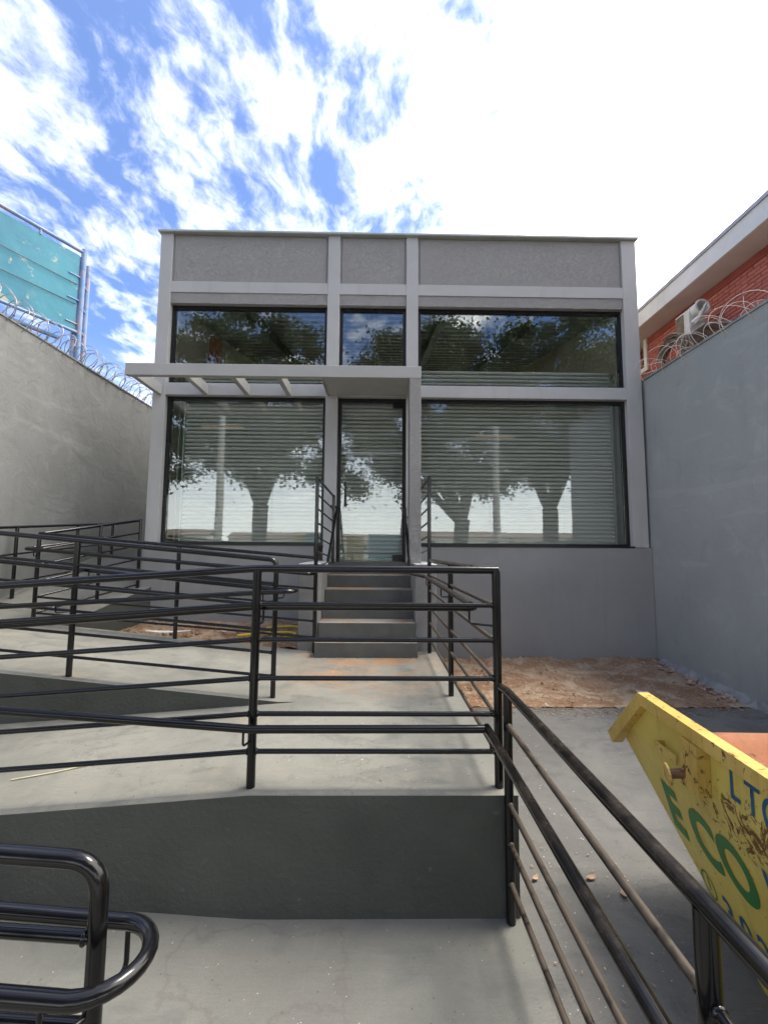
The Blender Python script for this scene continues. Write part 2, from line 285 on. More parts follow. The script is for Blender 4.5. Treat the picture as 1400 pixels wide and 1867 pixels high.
# ------------------------------------------------------------------ mesh helpers
class MB:
    def __init__(s): s.v = []; s.f = []; s.mi = []; s.sm = []
    def add(s, vs, fs, mi=0, smooth=False):
        b = len(s.v); s.v += [tuple(p) for p in vs]; s.f += [tuple(i + b for i in f) for f in fs]; s.mi += [mi] * len(fs); s.sm += [smooth] * len(fs); return s
    def box(s, x0, x1, y0, y1, z0, z1, mi=0, bev=0.0):
        if bev > 0:
            bm = bmesh.new(); bmesh.ops.create_cube(bm, size=1)
            for v in bm.verts: v.co = Vector(((x0 + x1) / 2 + v.co.x * (x1 - x0), (y0 + y1) / 2 + v.co.y * (y1 - y0), (z0 + z1) / 2 + v.co.z * (z1 - z0)))
            bmesh.ops.bevel(bm, geom=bm.edges[:], offset=bev, segments=1, affect='EDGES')
            bm.verts.index_update()
            s.add([v.co for v in bm.verts], [[v.index for v in f.verts] for f in bm.faces], mi); bm.free(); return s
        v = [(x0, y0, z0), (x1, y0, z0), (x1, y1, z0), (x0, y1, z0), (x0, y0, z1), (x1, y0, z1), (x1, y1, z1), (x0, y1, z1)]
        return s.add(v, [(0, 3, 2, 1), (4, 5, 6, 7), (0, 1, 5, 4), (1, 2, 6, 5), (2, 3, 7, 6), (3, 0, 4, 7)], mi)
    def prism(s, base, top, mi=0, mtop=None):
        n = len(base); s.add(list(base) + list(top), [tuple(range(n - 1, -1, -1))] + [(i, (i + 1) % n, n + (i + 1) % n, n + i) for i in range(n)], mi)
        s.add(top, [tuple(range(n))], mi if mtop is None else mtop); return s
    def tube(s, pts, r, n=12, closed=False, mi=0, fillet=0.0, cap=True):
        pts = [Vector(p) for p in pts]
        if fillet: pts = fil(pts, fillet)
        m = len(pts); rr = r if isinstance(r, (list, tuple)) else [r] * m
        T = []
        for i in range(m):
            if closed: t = pts[(i + 1) % m] - pts[i - 1]
            else:
                a = (pts[i] - pts[i - 1]).normalized() if i > 0 else None; b = (pts[i + 1] - pts[i]).normalized() if i < m - 1 else None
                t = (a + b) if (a and b) else (a or b)
            T.append(t.normalized())
        ref = Vector((0, 0, 1)) if abs(T[0].z) < .9 else Vector((1, 0, 0))
        u = (ref - T[0] * ref.dot(T[0])).normalized(); vs = []
        for i in range(m):
            u = (u - T[i] * u.dot(T[i])).normalized(); w_ = T[i].cross(u)
            sc_ = 1.0
            if 0 < i < m - 1 and not closed:
                c = (pts[i] - pts[i - 1]).normalized().dot(T[i]); sc_ = 1 / max(c, .6)
            for k in range(n):
                a = 2 * math.pi * k / n; vs.append(pts[i] + (u * math.cos(a) + w_ * math.sin(a)) * rr[i] * (sc_ if False else 1))
        fs = []
        for i in range(m if closed else m - 1):
            j = (i + 1) % m
            for k in range(n): fs.append((i * n + k, i * n + (k + 1) % n, j * n + (k + 1) % n, j * n + k))
        s.add(vs, fs, mi, True)
        if cap and not closed:
            s.add(vs[:n], [tuple(range(n - 1, -1, -1))], mi); s.add(vs[-n:], [tuple(range(n))], mi)
        return s
    def mesh(s, name, mats):
        me = bpy.data.meshes.new(name); me.from_pydata([tuple(p) for p in s.v], [], s.f)
        for m in (mats if isinstance(mats, (list, tuple)) else [mats]): me.materials.append(M[m] if isinstance(m, str) else m)
        me.polygons.foreach_set('material_index', s.mi); me.polygons.foreach_set('use_smooth', s.sm); me.update(); return me
    def build(s, name, mats, parent=None, **kw):
        o = bpy.data.objects.new(name, s.mesh(name, mats)); COL.objects.link(o)
        if parent:
            o.parent = parent; o.matrix_parent_inverse = Matrix.Translation(-world_loc(parent))
        return tag(o, **kw)
LOCS = {}
def world_loc(o):
    return LOCS.get(o.name, Vector((0, 0, 0)))
def fil(pts, r):
    o = [pts[0]]
    for i in range(1, len(pts) - 1):
        p, a, b = pts[i], (pts[i - 1] - pts[i]), (pts[i + 1] - pts[i])
        ang = a.angle(b)
        if ang > math.pi - .35: o.append(p); continue
        d = min(r / math.tan(ang / 2), a.length * .49, b.length * .49)
        p0, p1 = p + a.normalized() * d, p + b.normalized() * d
        for k in range(8):
            t = k / 7; o.append(p0 * (1 - t) ** 2 + p * 2 * t * (1 - t) + p1 * t ** 2)
    o.append(pts[-1]); return o
def tag(o, label=None, cat=None, group=None, kind=None):
    for k, v in (('label', label), ('category', cat), ('group', group), ('kind', kind)):
        if v: o[k] = v
    return o
def thing(name, loc, label, cat, group=None):
    o = bpy.data.objects.new(name, None); COL.objects.link(o); o.location = loc; o.empty_display_size = .2
    LOCS[o.name] = Vector(loc); return tag(o, label, cat, group)
def share(me, name, parent, loc=(0, 0, 0), rot=(0, 0, 0), scale=(1, 1, 1)):
    o = bpy.data.objects.new(name, me); COL.objects.link(o); o.parent = parent
    o.matrix_parent_inverse = Matrix.Translation(-world_loc(parent)); o.location = loc; o.rotation_euler = rot; o.scale = scale; return o
def grid(x0, x1, y0, y1, nx, ny, zf, mi=0, mb=None, smooth=True):
    mb = mb or MB(); vs = []
    for j in range(ny + 1):
        for i in range(nx + 1):
            x = x0 + (x1 - x0) * i / nx; y = y0 + (y1 - y0) * j / ny; vs.append((x, y, zf(x, y)))
    mb.add(vs, [(j * (nx + 1) + i, j * (nx + 1) + i + 1, (j + 1) * (nx + 1) + i + 1, (j + 1) * (nx + 1) + i) for j in range(ny) for i in range(nx)], mi, smooth); return mb

# ================================================================== SETTING
def gz(y):                                   # the lot falls gently towards the street
    if y > 6.2: return -1.58
    if y < -1.2: return -1.95
    return -1.58 - .05 * (6.2 - y)
mb = MB(); ys = [-600, -60, -14, -1.2, 2.5, 6.2, 60, 600]
for a, b in zip(ys[:-1], ys[1:]): mb.add([(-600, a, gz(a) - .06), (600, a, gz(a) - .06), (600, b, gz(b) - .06), (-600, b, gz(b) - .06)], [(0, 1, 2, 3)])
mb.build('ground', 'earth', kind='structure')
MB().add([(-80, -3.6, -1.975), (80, -3.6, -1.975), (80, -1.2, -1.95), (-80, -1.2, -1.95)], [(0, 1, 2, 3)]).build('sidewalk', 'pave', kind='structure')
MB().add([(-80, -9.2, -1.99), (80, -9.2, -1.99), (80, -3.6, -1.99), (-80, -3.6, -1.99)], [(0, 1, 2, 3)]).build('road', 'asphalt', kind='structure')
grid(-80, 80, -14, -9.2, 40, 2, lambda x, y: -1.90).build('far_sidewalk', 'pave', kind='structure')
grid(.70, 4.03, -1.2, 4.6, 24, 40, lambda x, y: gz(y) + .004 * math.sin(3 * x + y) * (1 if y < 4.5 else .3)).build('driveway', 'drive', kind='structure')
def dz(x, y): return gz(y) + .002 + .012 * math.sin(5.1 * x + 2 * y) * math.sin(3.3 * y - x) * min(1, (y - 4.55) / .3) + random.uniform(0, .014) + .05 * max(0, (y - 5.9) / .3) * random.random()
grid(.66, 4.03, 4.58, 6.2, 90, 50, dz).build('dirt_patch', 'dirt', kind='structure', label='reddish bare dirt patch below the right shop window')

# ramps -------------------------------------------------------------
def slab(name, poly, ztop, zbot, fl='floor', side='dark', n=0):
    """poly: ccw list of (x,y); ztop(x,y) -> z."""
    mb = MB(); base = [(x, y, zbot) for x, y in poly]; top = [(x, y, ztop(x, y)) for x, y in poly]
    k = len(poly); mb.add(base + top, [(i, (i + 1) % k, k + (i + 1) % k, k + i) for i in range(k)], 1); mb.add(top, [tuple(range(k))], 0)
    return mb.build(name, [fl, side], kind='structure')
def jag(x0, x1, y, step=.05, amp=.0008):      # slightly wavering hand-trowelled edge from x0 to x1
    n = max(2, int(abs(x1 - x0) / step)); return [(x0 + (x1 - x0) * i / n, y + (random.uniform(-amp, amp) if 0 < i < n else 0)) for i in range(n + 1)]
L = -1.21
z1 = lambda x, y: L if x > -.63 else L - .075 * (-.63 - x)
z2 = lambda x, y: L if x > -.78 else min(L + .098 * (-.78 - x), -.885)
z0 = lambda x, y: -1.772 - .05 * (2.19 - y) + (0 if x > -.6 else .07 * (-.6 - x))
slab('landing', jag(-.63, .70, 2.185) + [(.70, 5.22), (-.95, 5.22), (-.95, 5.1), (-.78, 5.1), (-.78, 3.45), (-.63, 3.45)], lambda x, y: L, -2.0)
slab('lower_ramp', [(-5.0, 2.185)] + jag(-4.9, -.63, 2.185)[1:] + [(-.63, 3.45), (-5.0, 3.45)], z1, -2.0)
slab('upper_ramp', [(-3.9, 3.45)] + jag(-3.9, -.78, 3.45)[1:] + [(-.78, 5.1)] + [(-3.9, 5.1)], z2, -2.0)
slab('turning_platform', [(-5.0, 3.45), (-3.9, 3.45), (-3.9, 5.1), (-5.0, 5.1)], z2, -2.0)
z3 = lambda x, y: -.885 + (y - 5.1) * .29 if y < 7.5 else -.19
slab('side_ramp', [(-5.0, 5.1), (-3.62, 5.1), (-3.25, 6.18), (-3.4, 6.45), (-3.4, 7.5), (-5.0, 7.5)], z3, -2.0)
slab('side_corridor', [(-5.0, 7.5), (-3.4, 7.5), (-3.4, 16), (-5.0, 16)], lambda x, y: -.19, -2.0)
mb = MB()
grid(-5.0, .70, -1.2, 2.185, 60, 30, z0, 0, mb)
xs = [.70 - 5.7 * i / 60 for i in range(61)]
mb.add([(.70, -1.2, -2.1), (.70, 2.185, -2.1), (.70, 2.185, z0(.7, 2.185)), (.70, -1.2, z0(.7, -1.2))], [(0, 1, 2, 3)], 1)
mb.build('entrance_ramp', ['floor0', 'dark'], kind='structure')
def dz2(x, y): return L + .015 + .11 * (y - 5.1) + .015 * math.sin(7 * x + 3 * y) + random.uniform(0, .03)
grid(-3.62, -.94, 5.09, 6.19, 70, 30, dz2).build('dirt_bed', 'dirt', kind='structure', label='wedge of red dirt between ramp and shop wall')

# boundary walls ------------------------------------------------------
wl = thing('boundary_wall', (-5.0, 5, -2), 'tall light grey rendered wall topped with razor wire, left of the ramps', 'wall')
mb = MB(); grid(2.6, 18, -2.0, 3.04, 60, 20, lambda x, y: 0, 0, mb); mb.v = [(-5.0 + .004 * math.sin(2.3 * a[0]) + random.uniform(-.003, .003), a[0], a[1]) for a in mb.v]; mb.f = [tuple(f) for f in mb.f]
mb.box(-5.2, -5.02, 2.6, 18, -2.0, 3.03).box(-5.2, -5.0, -1.2, 2.599, -2.0, .2); mb.build('wall_face', 'wall_l', wl)
MB().box(-5.22, -4.985, 2.6, 18, 3.041, 3.065).build('coping', 'wall_l', wl)
wr = thing('boundary_wall', (4.1, 3, -1.8), 'bluish grey rendered wall beside the yellow skip, right of the shop', 'wall')
mb = MB(); grid(3.9, 16, -2.1, 2.585, 60, 20, lambda x, y: 0, 0, mb); mb.v = [(4.04 + .006 * math.sin(1.9 * a[0] + a[1]) + random.uniform(-.003, .003), a[0], a[1]) for a in mb.v]; mb.f = [tuple(reversed(f)) for f in mb.f]
mb.box(4.06, 4.18, 3.9, 16, -2.1, 2.58).box(4.04, 4.18, -1.2, 3.899, -2.1, .2); mb.build('wall_face', 'wall_r', wr)
mb = MB(); y = 3.9
while y < 16:
    l = random.uniform(.5, 1.3); mb.box(4.02, 4.2, y, y + l, 2.587, 2.605 + random.uniform(0, .018)); y += l + .002
mb.build('coping', 'rawcement', wr)
mb = MB(); y = -1.2
pts = []
while y < 6.15: pts.append((y, .035 + random.uniform(0, .05) + (.06 if y > 4.6 else 0), .05 + random.uniform(0, .05))); y += .07
for (ya, wa, ha), (yb, wb, hb) in zip(pts[:-1], pts[1:]):
    mb.add([(4.045, ya, gz(ya) - .05), (4.045 - wa, ya, gz(ya) + .0), (4.045, ya, gz(ya) + ha), (4.045, yb, gz(yb) - .05), (4.045 - wb, yb, gz(yb)), (4.045, yb, gz(yb) + hb)], [(1, 4, 5, 2), (0, 3, 4, 1)])
mb.build('cement_skirt', 'rawcement', wr)

# ================================================================== SHOP BUILDING
shop = thing('shop_building', (.3, 6.2, -1.58), 'grey two storey shop with pergola and shuttered glass front', 'building')
F = 6.2
for x0, x1, zb in ((-3.40, -3.215, .035), (-.81, -.625, -.2), (.405, .585, -.2), (3.775, 4.0, .035)):
    MB().box(x0, x1, F, F + .28, zb, 4.858, bev=.004).build('column', 'paint', shop)
bays = ((-3.215, -.81), (-.625, .405), (.585, 3.775))
for i, (a, b) in enumerate(bays):
    MB().box(a, b, F + .045, F + .27, 4.08, 4.857).build('parapet_wall', 'paint', shop)
    MB().box(a + .03, b - .03, F + .022, F + .045, 4.085, 4.835, bev=.004).build('stucco_panel', 'stucco', shop)
    MB().box(a, b, F + .005, F + .27, 3.905, 4.079).build('beam', 'paint', shop)
    MB().box(a, b, F + .016, F + .27, 3.735, 3.904).build('stucco_band', 'stucco', shop)
    MB().box(a, b, F + .005, F + .27, 2.285, 2.47, bev=.003).build('beam', 'paint', shop)
MB().box(-3.435, 4.03, F - .045, F + .34, 4.860, 4.893, bev=.005).build('roof_flashing', 'cap', shop)
MB().box(-3.415, -.94, F - .022, F + .27, -1.6, .034, bev=.004).build('base_wall', 'basewall', shop)
MB().box(.60, 4.03, F - .022, F + .27, -1.9, .030, bev=.004).build('base_wall', 'basewall', shop)
MB().box(-3.40, -3.25, F + .281, 7.2, -1.9, 4.6).box(-3.40, -3.25, 7.201, 15, -1.9, 5.2).build('side_wall', 'cream', shop)
MB().box(3.85, 4.0, F + .281, 7.2, -1.9, 4.6).box(3.85, 4.0, 7.201, 15, -1.9, 5.2).build('side_wall', 'cream', shop)
MB().box(-3.40, 4.0, 15.001, 15.15, -1.9, 3.3).build('rear_wall', 'cream', shop)  # kept low: open gap below the roof is left to let sky light in
MB().box(-3.24, 3.84, F + .28, 15, -.40, -.21).build('floor_slab', 'intfloor', shop)
# sloping sheet roof seen from below, resting on dark rafters
def rz(y): return 3.86 + (y - 6.5) * .22 if y < 12 else 3.86 + 5.5 * .22 - (y - 12) * .25
mb = MB(); y = 6.55
while y < 14.9:
    for dy0, dy1, dzv in ((0, .09, .0), (.09, .13, .035), (.13, .22, .035), (.22, .26, 0)):
        za = rz(y + dy0) + (.035 if dy0 > .1 else 0); zb = rz(y + dy1) + (.035 if dzv else 0)
        mb.add([(-3.25, y + dy0, za), (3.85, y + dy0, za), (3.85, y + dy1, zb), (-3.25, y + dy1, zb)], [(3, 2, 1, 0)])
    y += .26
mb.build('roof_sheet', 'zinc', shop)
for x in (-2.1, -.1, 1.0, 2.5):
    MB().add([(x - .06, 6.55, rz(6.55) - .22), (x + .06, 6.55, rz(6.55) - .22), (x + .06, 12, rz(12) - .22), (x - .06, 12, rz(12) - .22),
              (x - .06, 6.55, rz(6.55) - .02), (x + .06, 6.55, rz(6.55) - .02), (x + .06, 12, rz(12) - .02), (x - .06, 12, rz(12) - .02)],
             [(0, 3, 2, 1), (4, 5, 6, 7), (0, 1, 5, 4), (1, 2, 6, 5), (2, 3, 7, 6), (3, 0, 4, 7)]).build('rafter', 'rafter', shop)
for x in (-2.98, -2.9, -2.83):
    MB().box(x - .03, x + .03, 7.2, 7.26, -.2, 3.75 + random.uniform(-.1, .1)).build('steel_stud', 'redwood', shop)

# windows: black frame as the part, panes as sub-parts
def window(x0, x1, z0_, z1_, seams, fw=.045, y=F + .13, label=None):
    mb = MB(); f = fw
    mb.box(x0, x0 + f, y - .04, y + .04, z0_, z1_); mb.box(x1 - f, x1, y - .04, y + .04, z0_, z1_)
    mb.box(x0 + f, x1 - f, y - .04, y + .04, z0_, z0_ + f); mb.box(x0 + f, x1 - f, y - .04, y + .04, z1_ - f, z1_)
    o = mb.build('window', 'black', shop, label=label)
    e = [x0 + f] + list(seams) + [x1 - f]
    for a, b in zip(e[:-1], e[1:]):
        p = MB().box(a + .0025, b - .0025, y - .006, y + .006, z0_ + f, z1_ - f).build('pane', 'glass', shop)
        p.parent = o; p.matrix_parent_inverse = Matrix.Identity(4)
        p.rotation_euler = (0, 0, 0)
    return o
window(-3.213, -.812, 2.472, 3.733, (-2.40, -1.62), label='upper left window over the pergola')
window(-.623, .403, 2.472, 3.733, (), label='upper middle window above the door')
window(.587, 3.773, 2.472, 3.733, (1.68, 2.78), label='upper right window')
window(-3.213, -.812, .040, 2.283, (-2.42, -1.60), label='lower left display window')
window(.587, 3.773, .040, 2.283, (1.68, 2.80), label='lower right display window')
for x0, x1 in ((-3.21, -.815), (.59, 3.77)):
    MB().box(x0, x1, F - .035, F + .088, .0345, .056).build('window_sill', 'black', shop)
# door
mb = MB(); mb.box(-.623, -.575, F + .09, F + .17, -.2, 2.283); mb.box(.355, .403, F + .09, F + .17, -.2, 2.283); mb.box(-.575, .355, F + .09, F + .17, 2.22, 2.283)
dr = mb.build('door', 'black', shop)
def sub(o, p): o.parent = p; o.matrix_parent_inverse = Matrix.Identity(4); return o
sub(MB().box(-.57, .35, F + .124, F + .136, -.185, 2.215).build('pane', 'glass', shop), dr)
sub(MB().tube([(-.50, F + .06, .62), (-.50, F + .06, .99)], .014).tube([(-.50, F + .06, .68), (-.50, F + .12, .68)], .008).tube([(-.50, F + .06, .93), (-.50, F + .12, .93)], .008).build('handle', 'black', shop), dr)
for zz0, zz1 in ((-.184, -.09), (2.15, 2.214)): sub(MB().box(.21, .352, F + .11, F + .15, zz0, zz1).build('patch_fitting', 'black', shop), dr)
for x0, x1 in ((-.70, -.628), (.408, .45)): MB().box(x0, x1, F - .03, F - .002, -.2, .10, bev=.003).build('door_plinth', 'basewall', shop)
# pergola
PZ0, PZ1 = 2.275, 2.437
MB().box(-3.375, .557, 5.46, 5.54, PZ0, PZ1, bev=.003).build('pergola_beam', 'pergola', shop)
for x in (-3.30, -2.60, -1.98, -1.36):
    MB().box(x - .035, x + .035, 5.541, F - .001 + (0 if x < -3.2 else .004), PZ0 + .003, PZ1 - .004, bev=.003).build('pergola_rafter', 'pergola', shop)
MB().box(-.77, .40, 5.541, F - .001, 2.30, PZ1 - .005, bev=.003).build('canopy_soffit', 'pergola', shop)
MB().box(-.79, -.771, 5.541, F - .001, PZ0 + .003, PZ1 - .003).build('canopy_edge', 'pergola', shop)
MB().box(.40, .555, 5.461, 5.72, -.2, PZ0 - .001, bev=.006).build('pergola_pillar', 'stucco', shop)
MB().box(.401, .555, 5.541, F - .001, PZ0 + .002, PZ1 - .003).build('pergola_side_beam', 'pergola', shop)

# roller shutters ------------------------------------------------------
def shutter(x0, x1, z0_, z1_, label):
    t = thing('roller_shutter', ((x0 + x1) / 2, 6.56, z0_), label, 'shutter', 'roller shutters behind the glass')
    p = .064; mb = MB(); hgt = .043; prof = [(.085, -.001), (.0, .0)]
    for k in range(1, 9):
        a = math.pi * k / 8; prof.append((-.019 * math.sin(a), hgt * (1 - math.cos(a)) / 2))
    prof += [(.085, hgt + .002), (.085, p)]
    vs = [(x0, b, c) for b, c in prof] + [(x1, b, c) for b, c in prof]; n = len(prof)
    mb.add(vs, [(i, i + n, i + n + 1, i + 1) for i in range(n - 1)], 0, False)
    me = mb.mesh('slat', 'slat'); z = z0_ + .06
    while z < z1_:
        share(me, 'slat', t, (0, 6.56 + random.uniform(-.002, .002), z), (random.uniform(-.03, .03), 0, 0)); z += p
    MB().box(x0, x1, 6.545, 6.575, z0_ + .0, z0_ + .06).build('bottom_bar', 'galv', t)
    for xa, xb in ((x0 - .08, x0 + .015), (x1 - .015, x1 + .08)):
        MB().box(xa, xa + .02, 6.50, 6.66, z0_, z1_).box(xb - .02, xb, 6.50, 6.66, z0_, z1_).box(xa + .02, xb - .02, 6.65, 6.659, z0_, z1_).build('guide_rail', 'galv', t)
shutter(-3.05, -.78, .06, 2.82, 'closed ribbed steel roller shutter behind the left display window')
shutter(-.60, .39, -.2, 2.66, 'narrow ribbed steel roller shutter behind the glass door')
shutter(.58, 3.70, .06, 2.82, 'widest ribbed steel roller shutter, behind the right display window')

# stairs --------------------------------------------------------------
stt = thing('staircase', (-.12, 4.8, L), 'dark grey concrete steps with side walls leading to the shop door', 'stairs')
for i in range(6):
    z = L + .168 * (i + 1); y = 4.8 + .28 * i
    a, b = (-.70, .45)
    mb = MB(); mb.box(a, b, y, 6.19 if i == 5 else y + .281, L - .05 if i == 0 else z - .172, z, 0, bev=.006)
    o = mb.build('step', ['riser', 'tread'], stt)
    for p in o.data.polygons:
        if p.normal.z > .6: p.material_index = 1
MB().box(-.575, .355, 6.1901, 6.33, -.36, -.196).build('threshold', ['riser'], stt)
MB().box(-.94, -.7005, 5.10, 6.176, L - .1, -.20, bev=.006).build('side_wall', 'stucco', stt)
MB().box(.4505, .70, 5.10, 6.176, L - .1, -.20, bev=.006).build('side_wall', 'stucco', stt)
for a, b in ((-.945, -.699), (.449, .706)): MB().box(a, b, 5.09, 6.176, -.1995, -.185, bev=.004).build('side_wall_cap', 'white', stt)

# ================================================================== RAILINGS
RB, RH, RP = .0128, .0197, .0225
OFF = (-.181, -.362, -.558, -.736, -.921)
def post(t, x, y, za, zb, m='enamel', r=RP): MB().tube([(x, y, za), (x, y, zb)], r, 14).build('post', m, t)
def rail(t, pts, r, name, m='enamel', f=0.0):
    mb = MB().tube(pts, r, 14 if r > .016 else 10, fillet=f)
    if name == 'bar':
        a, b = Vector(pts[0]), Vector(pts[-1]); d = (b - a).normalized()
        for c in (a + d * .024, b - d * .024): mb.tube([c - d * .005, c - d * .002, c + d * .002, c + d * .005], [r * 1.02, r * 1.3, r * 1.3, r * 1.02], 10, cap=False)
    mb.build(name, m, t)
def bracket(t, p, h, drop=.07, m='enamel'):      # bent rod from post p to the underside of handrail h
    p, h = Vector(p), Vector(h); q = Vector((h.x, h.y, h.z - drop)); MB().tube([Vector((p.x, p.y, q.z)), q, h], .006, 6, fillet=.02).build('bracket', m, t)
def bend(pts): return pts
# front railing along the landing and the lower ramp
t = thing('railing', (0, 2.26, L), 'black pipe railing across the front edge of the landing, nearest the dark wall', 'railing')
FY = 2.262; s1 = .073
kz = lambda x, z: z if x > -.637 else z - s1 * (-.637 - x)
for x in (-.637, .628): post(t, x, FY, L - .02, -.116)
post(t, -2.3, FY, z1(-2.3, 0) - .02, kz(-2.3, -.116))
rail(t, [(-4.6, FY, kz(-4.6, -.11)), (-.66, FY, -.112), (-.60, FY, -.110), (.64, FY, -.112)], RH, 'top_rail')
for o_ in OFF:
    rail(t, [(-4.6, FY, kz(-4.6, -.116 + o_)), (-.637, FY, -.116 + o_)], RB, 'bar'); rail(t, [(-.637, FY, -.116 + o_), (.628, FY, -.116 + o_)], RB, 'bar')
rail(t, [(-4.6, 2.34, -.32 - .078 * 3.95), (-.65, 2.34, -.32), (.535, 2.34, -.32), (.535, 2.46, -.318)], RH, 'handrail', f=.05)
rail(t, [(-4.6, 2.185, -.898 + .07 * 3.98), (-.62, 2.185, -.898), (.535, 2.185, -.895)], RH, 'handrail')
bracket(t, (-.637, FY, 0), (-.66, 2.185, -.91)); bracket(t, (-.637, FY, 0), (-.62, 2.34, -.335)); bracket(t, (.628, FY, 0), (.50, 2.34, -.335))
# railing on the right edge of the landing
t = thing('railing', (.615, 3.6, L), 'dusty black pipe railing on the right edge of the landing, running back to the steps', 'railing')
SX = .613
post(t, SX, 3.6, L - .02, -.13)
rail(t, [(SX, 2.30, -.116), (SX, 5.03, -.135)], RH, 'top_rail', 'enamel_dusty')
for o_ in OFF: rail(t, [(SX, 2.29, -.116 + o_), (SX, 5.03, -.135 + o_)], RB, 'bar', 'enamel_dusty')
rail(t, [(.535, 2.462, -.318), (.535, 4.80, -.315), (.40, 4.90, -.29)], RH, 'handrail', 'enamel_dusty', f=.05)
bracket(t, (SX, 3.6, 0), (.535, 3.62, -.335)); bracket(t, (SX, 4.9, 0), (.535, 4.7, -.33))
# railing beside the driveway
t = thing('railing', (.645, 1.2, -1.8), 'brown-dusted black pipe railing running towards the viewer beside the yellow skip', 'railing')
EX = .648
for y in (2.165, .885, -.35): post(t, EX, y, gz(y) - .02, -.70)
rail(t, [(EX - .01, 2.245, -.712), (EX, 2.16, -.705), (EX, -1.0, -.675)], RH + .001, 'top_rail', 'enamel_half')
for z in (-.868, -1.05, -1.235, -1.415, -1.594):
    rail(t, [(EX, 2.165, z), (EX, .885, z)], RB, 'bar', 'enamel_dusty'); rail(t, [(EX, .885, z), (EX, -1.0, z)], RB, 'bar')
rail(t, [(.556, 2.215, -.90), (.56, .9, -.925), (.56, -1.0, -.93)], RH + .001, 'handrail', 'enamel_half')
bracket(t, (EX, 2.165, 0), (.558, 2.15, -.92)); bracket(t, (EX, .885, 0), (.56, .87, -.94))
# near railing at the lower left corner
t = thing('railing', (-.6, 1.0, -1.8), 'glossy black railing end with a looped double handrail in the near left corner', 'railing')
s0 = .07
rail(t, [(-3.6, 1.0, -.69 + s0 * 3.0), (-.603, 1.0, -.69), (-.603, 1.0, -1.86)], .0188, 'post', f=.075)
o_ = t.children[-1]; o_['label'] = 'top rail bent down into the end post'
for z in (-.845, -1.02, -1.2, -1.38, -1.56): rail(t, [(-3.6, 1.0, z + s0 * 3), (-.603, 1.0, z)], RB + .001, 'bar')
zl = lambda x: -.885 + s0 * (-.55 - x)
arc = [(-.60 + .105 * math.sin(a), 1.0 + .09 * math.cos(a) , -.885) for a in [math.pi * k / 14 for k in range(15)]]
rail(t, [(-3.6, 1.09, zl(-3.6)), (-.9, 1.09, zl(-.9))] + [(-.60 + (p[0] + .6), p[1], p[2]) for p in arc] + [(-.9, .91, zl(-.9)), (-3.6, .91, zl(-3.6))], .0172, 'handrail')
bracket(t, (-.603, 1.0, 0), (-.585, 1.09, -.90), .09); bracket(t, (-.603, 1.0, 0), (-.65, .91, -.90), .09)
post(t, -2.2, 1.0, -1.75, -.58)
# railing between lower and upper ramp
t = thing('railing', (-2, 3.53, L), 'black railing between the two ramps with a looped handrail end near the steps', 'railing')
s2 = .09; NY = 3.53; kz2 = lambda x, z: z + s2 * (-.84 - x)
rail(t, [(-4.5, NY, kz2(-4.5, -.10)), (-.84, NY, -.10), (-.84, NY, L - .02)], RH + .001, 'post', f=.07)
t.children[-1]['label'] = 'top rail bent down into the end post'
for x in (-2.48, -4.2): post(t, x, NY, z2(x, 0) - .02, kz2(x, -.11))
for o_ in OFF: rail(t, [(-4.5, NY, kz2(-4.5, -.116 + o_)), (-.84, NY, -.116 + o_)], RB, 'bar')
arc = [(-.76 + .085 * math.sin(a), NY + .085 * math.cos(a), -.352) for a in [math.pi * k / 14 for k in range(15)]]
rail(t, [(-4.5, NY + .085, -.352 + .094 * 3.7), (-.9, NY + .085, -.345)] + arc + [(-.9, NY - .085, -.358), (-4.5, NY - .085, -.352 - .06 * 3.7)], RH, 'handrail')
for x in (-.84, -2.48):
    bracket(t, (x, NY, 0), (x + .05, NY + .085, -.365 + .094 * (-.76 - x)), .06); bracket(t, (x, NY, 0), (x - .08, NY - .085, -.365 - .06 * (-.76 - x)), .06)
# far railing of the upper ramp
t = thing('railing', (-2.3, 5.02, L), 'black railing along the far side of the upper ramp, in front of the dirt bed', 'railing')
QY = 5.03; kz3 = lambda x, z: z + .0815 * (-.737 - x)
for x in (-2.345, -3.985): post(t, x, QY, z2(x, 0) - .02, kz3(x, -.12))
rail(t, [(-3.985, QY, kz3(-3.985, -.115)), (-.737, QY, -.115)], RH, 'top_rail')
for o_ in OFF: rail(t, [(-3.985, QY, kz3(-3.985, -.116 + o_)), (-.737, QY, -.116 + o_)], RB, 'bar')
rail(t, [(-.755, QY, -.30), (-.80, QY - .085, -.30), (-4.07, QY - .085, -.30 + .0815 * 3.3), (-4.10, QY + .05, -.02), (-3.6, 5.9, .14)], RH, 'handrail', f=.05)
bracket(t, (-2.345, QY, 0), (-2.33, QY - .085, -.19), .06); bracket(t, (-3.985, QY, 0), (-3.97, QY - .085, -.055), .06)
# side ramp railing
t = thing('railing', (-3.7, 5.6, -.8), 'black railing of the side ramp ending at the left corner column', 'railing')
A, B = Vector((-3.985, 5.05, .147)), Vector((-3.43, 6.16, .385))
rail(t, [A, B], RH, 'top_rail')
for o_ in OFF: rail(t, [A + Vector((0, 0, o_)), B + Vector((0, 0, o_))], RB, 'bar')
post(t, B.x, B.y - .02, z3(0, 6.15) - .05, B.z); m_ = A.lerp(B, .55); post(t, m_.x, m_.y, z3(0, m_.y) - .05, m_.z)
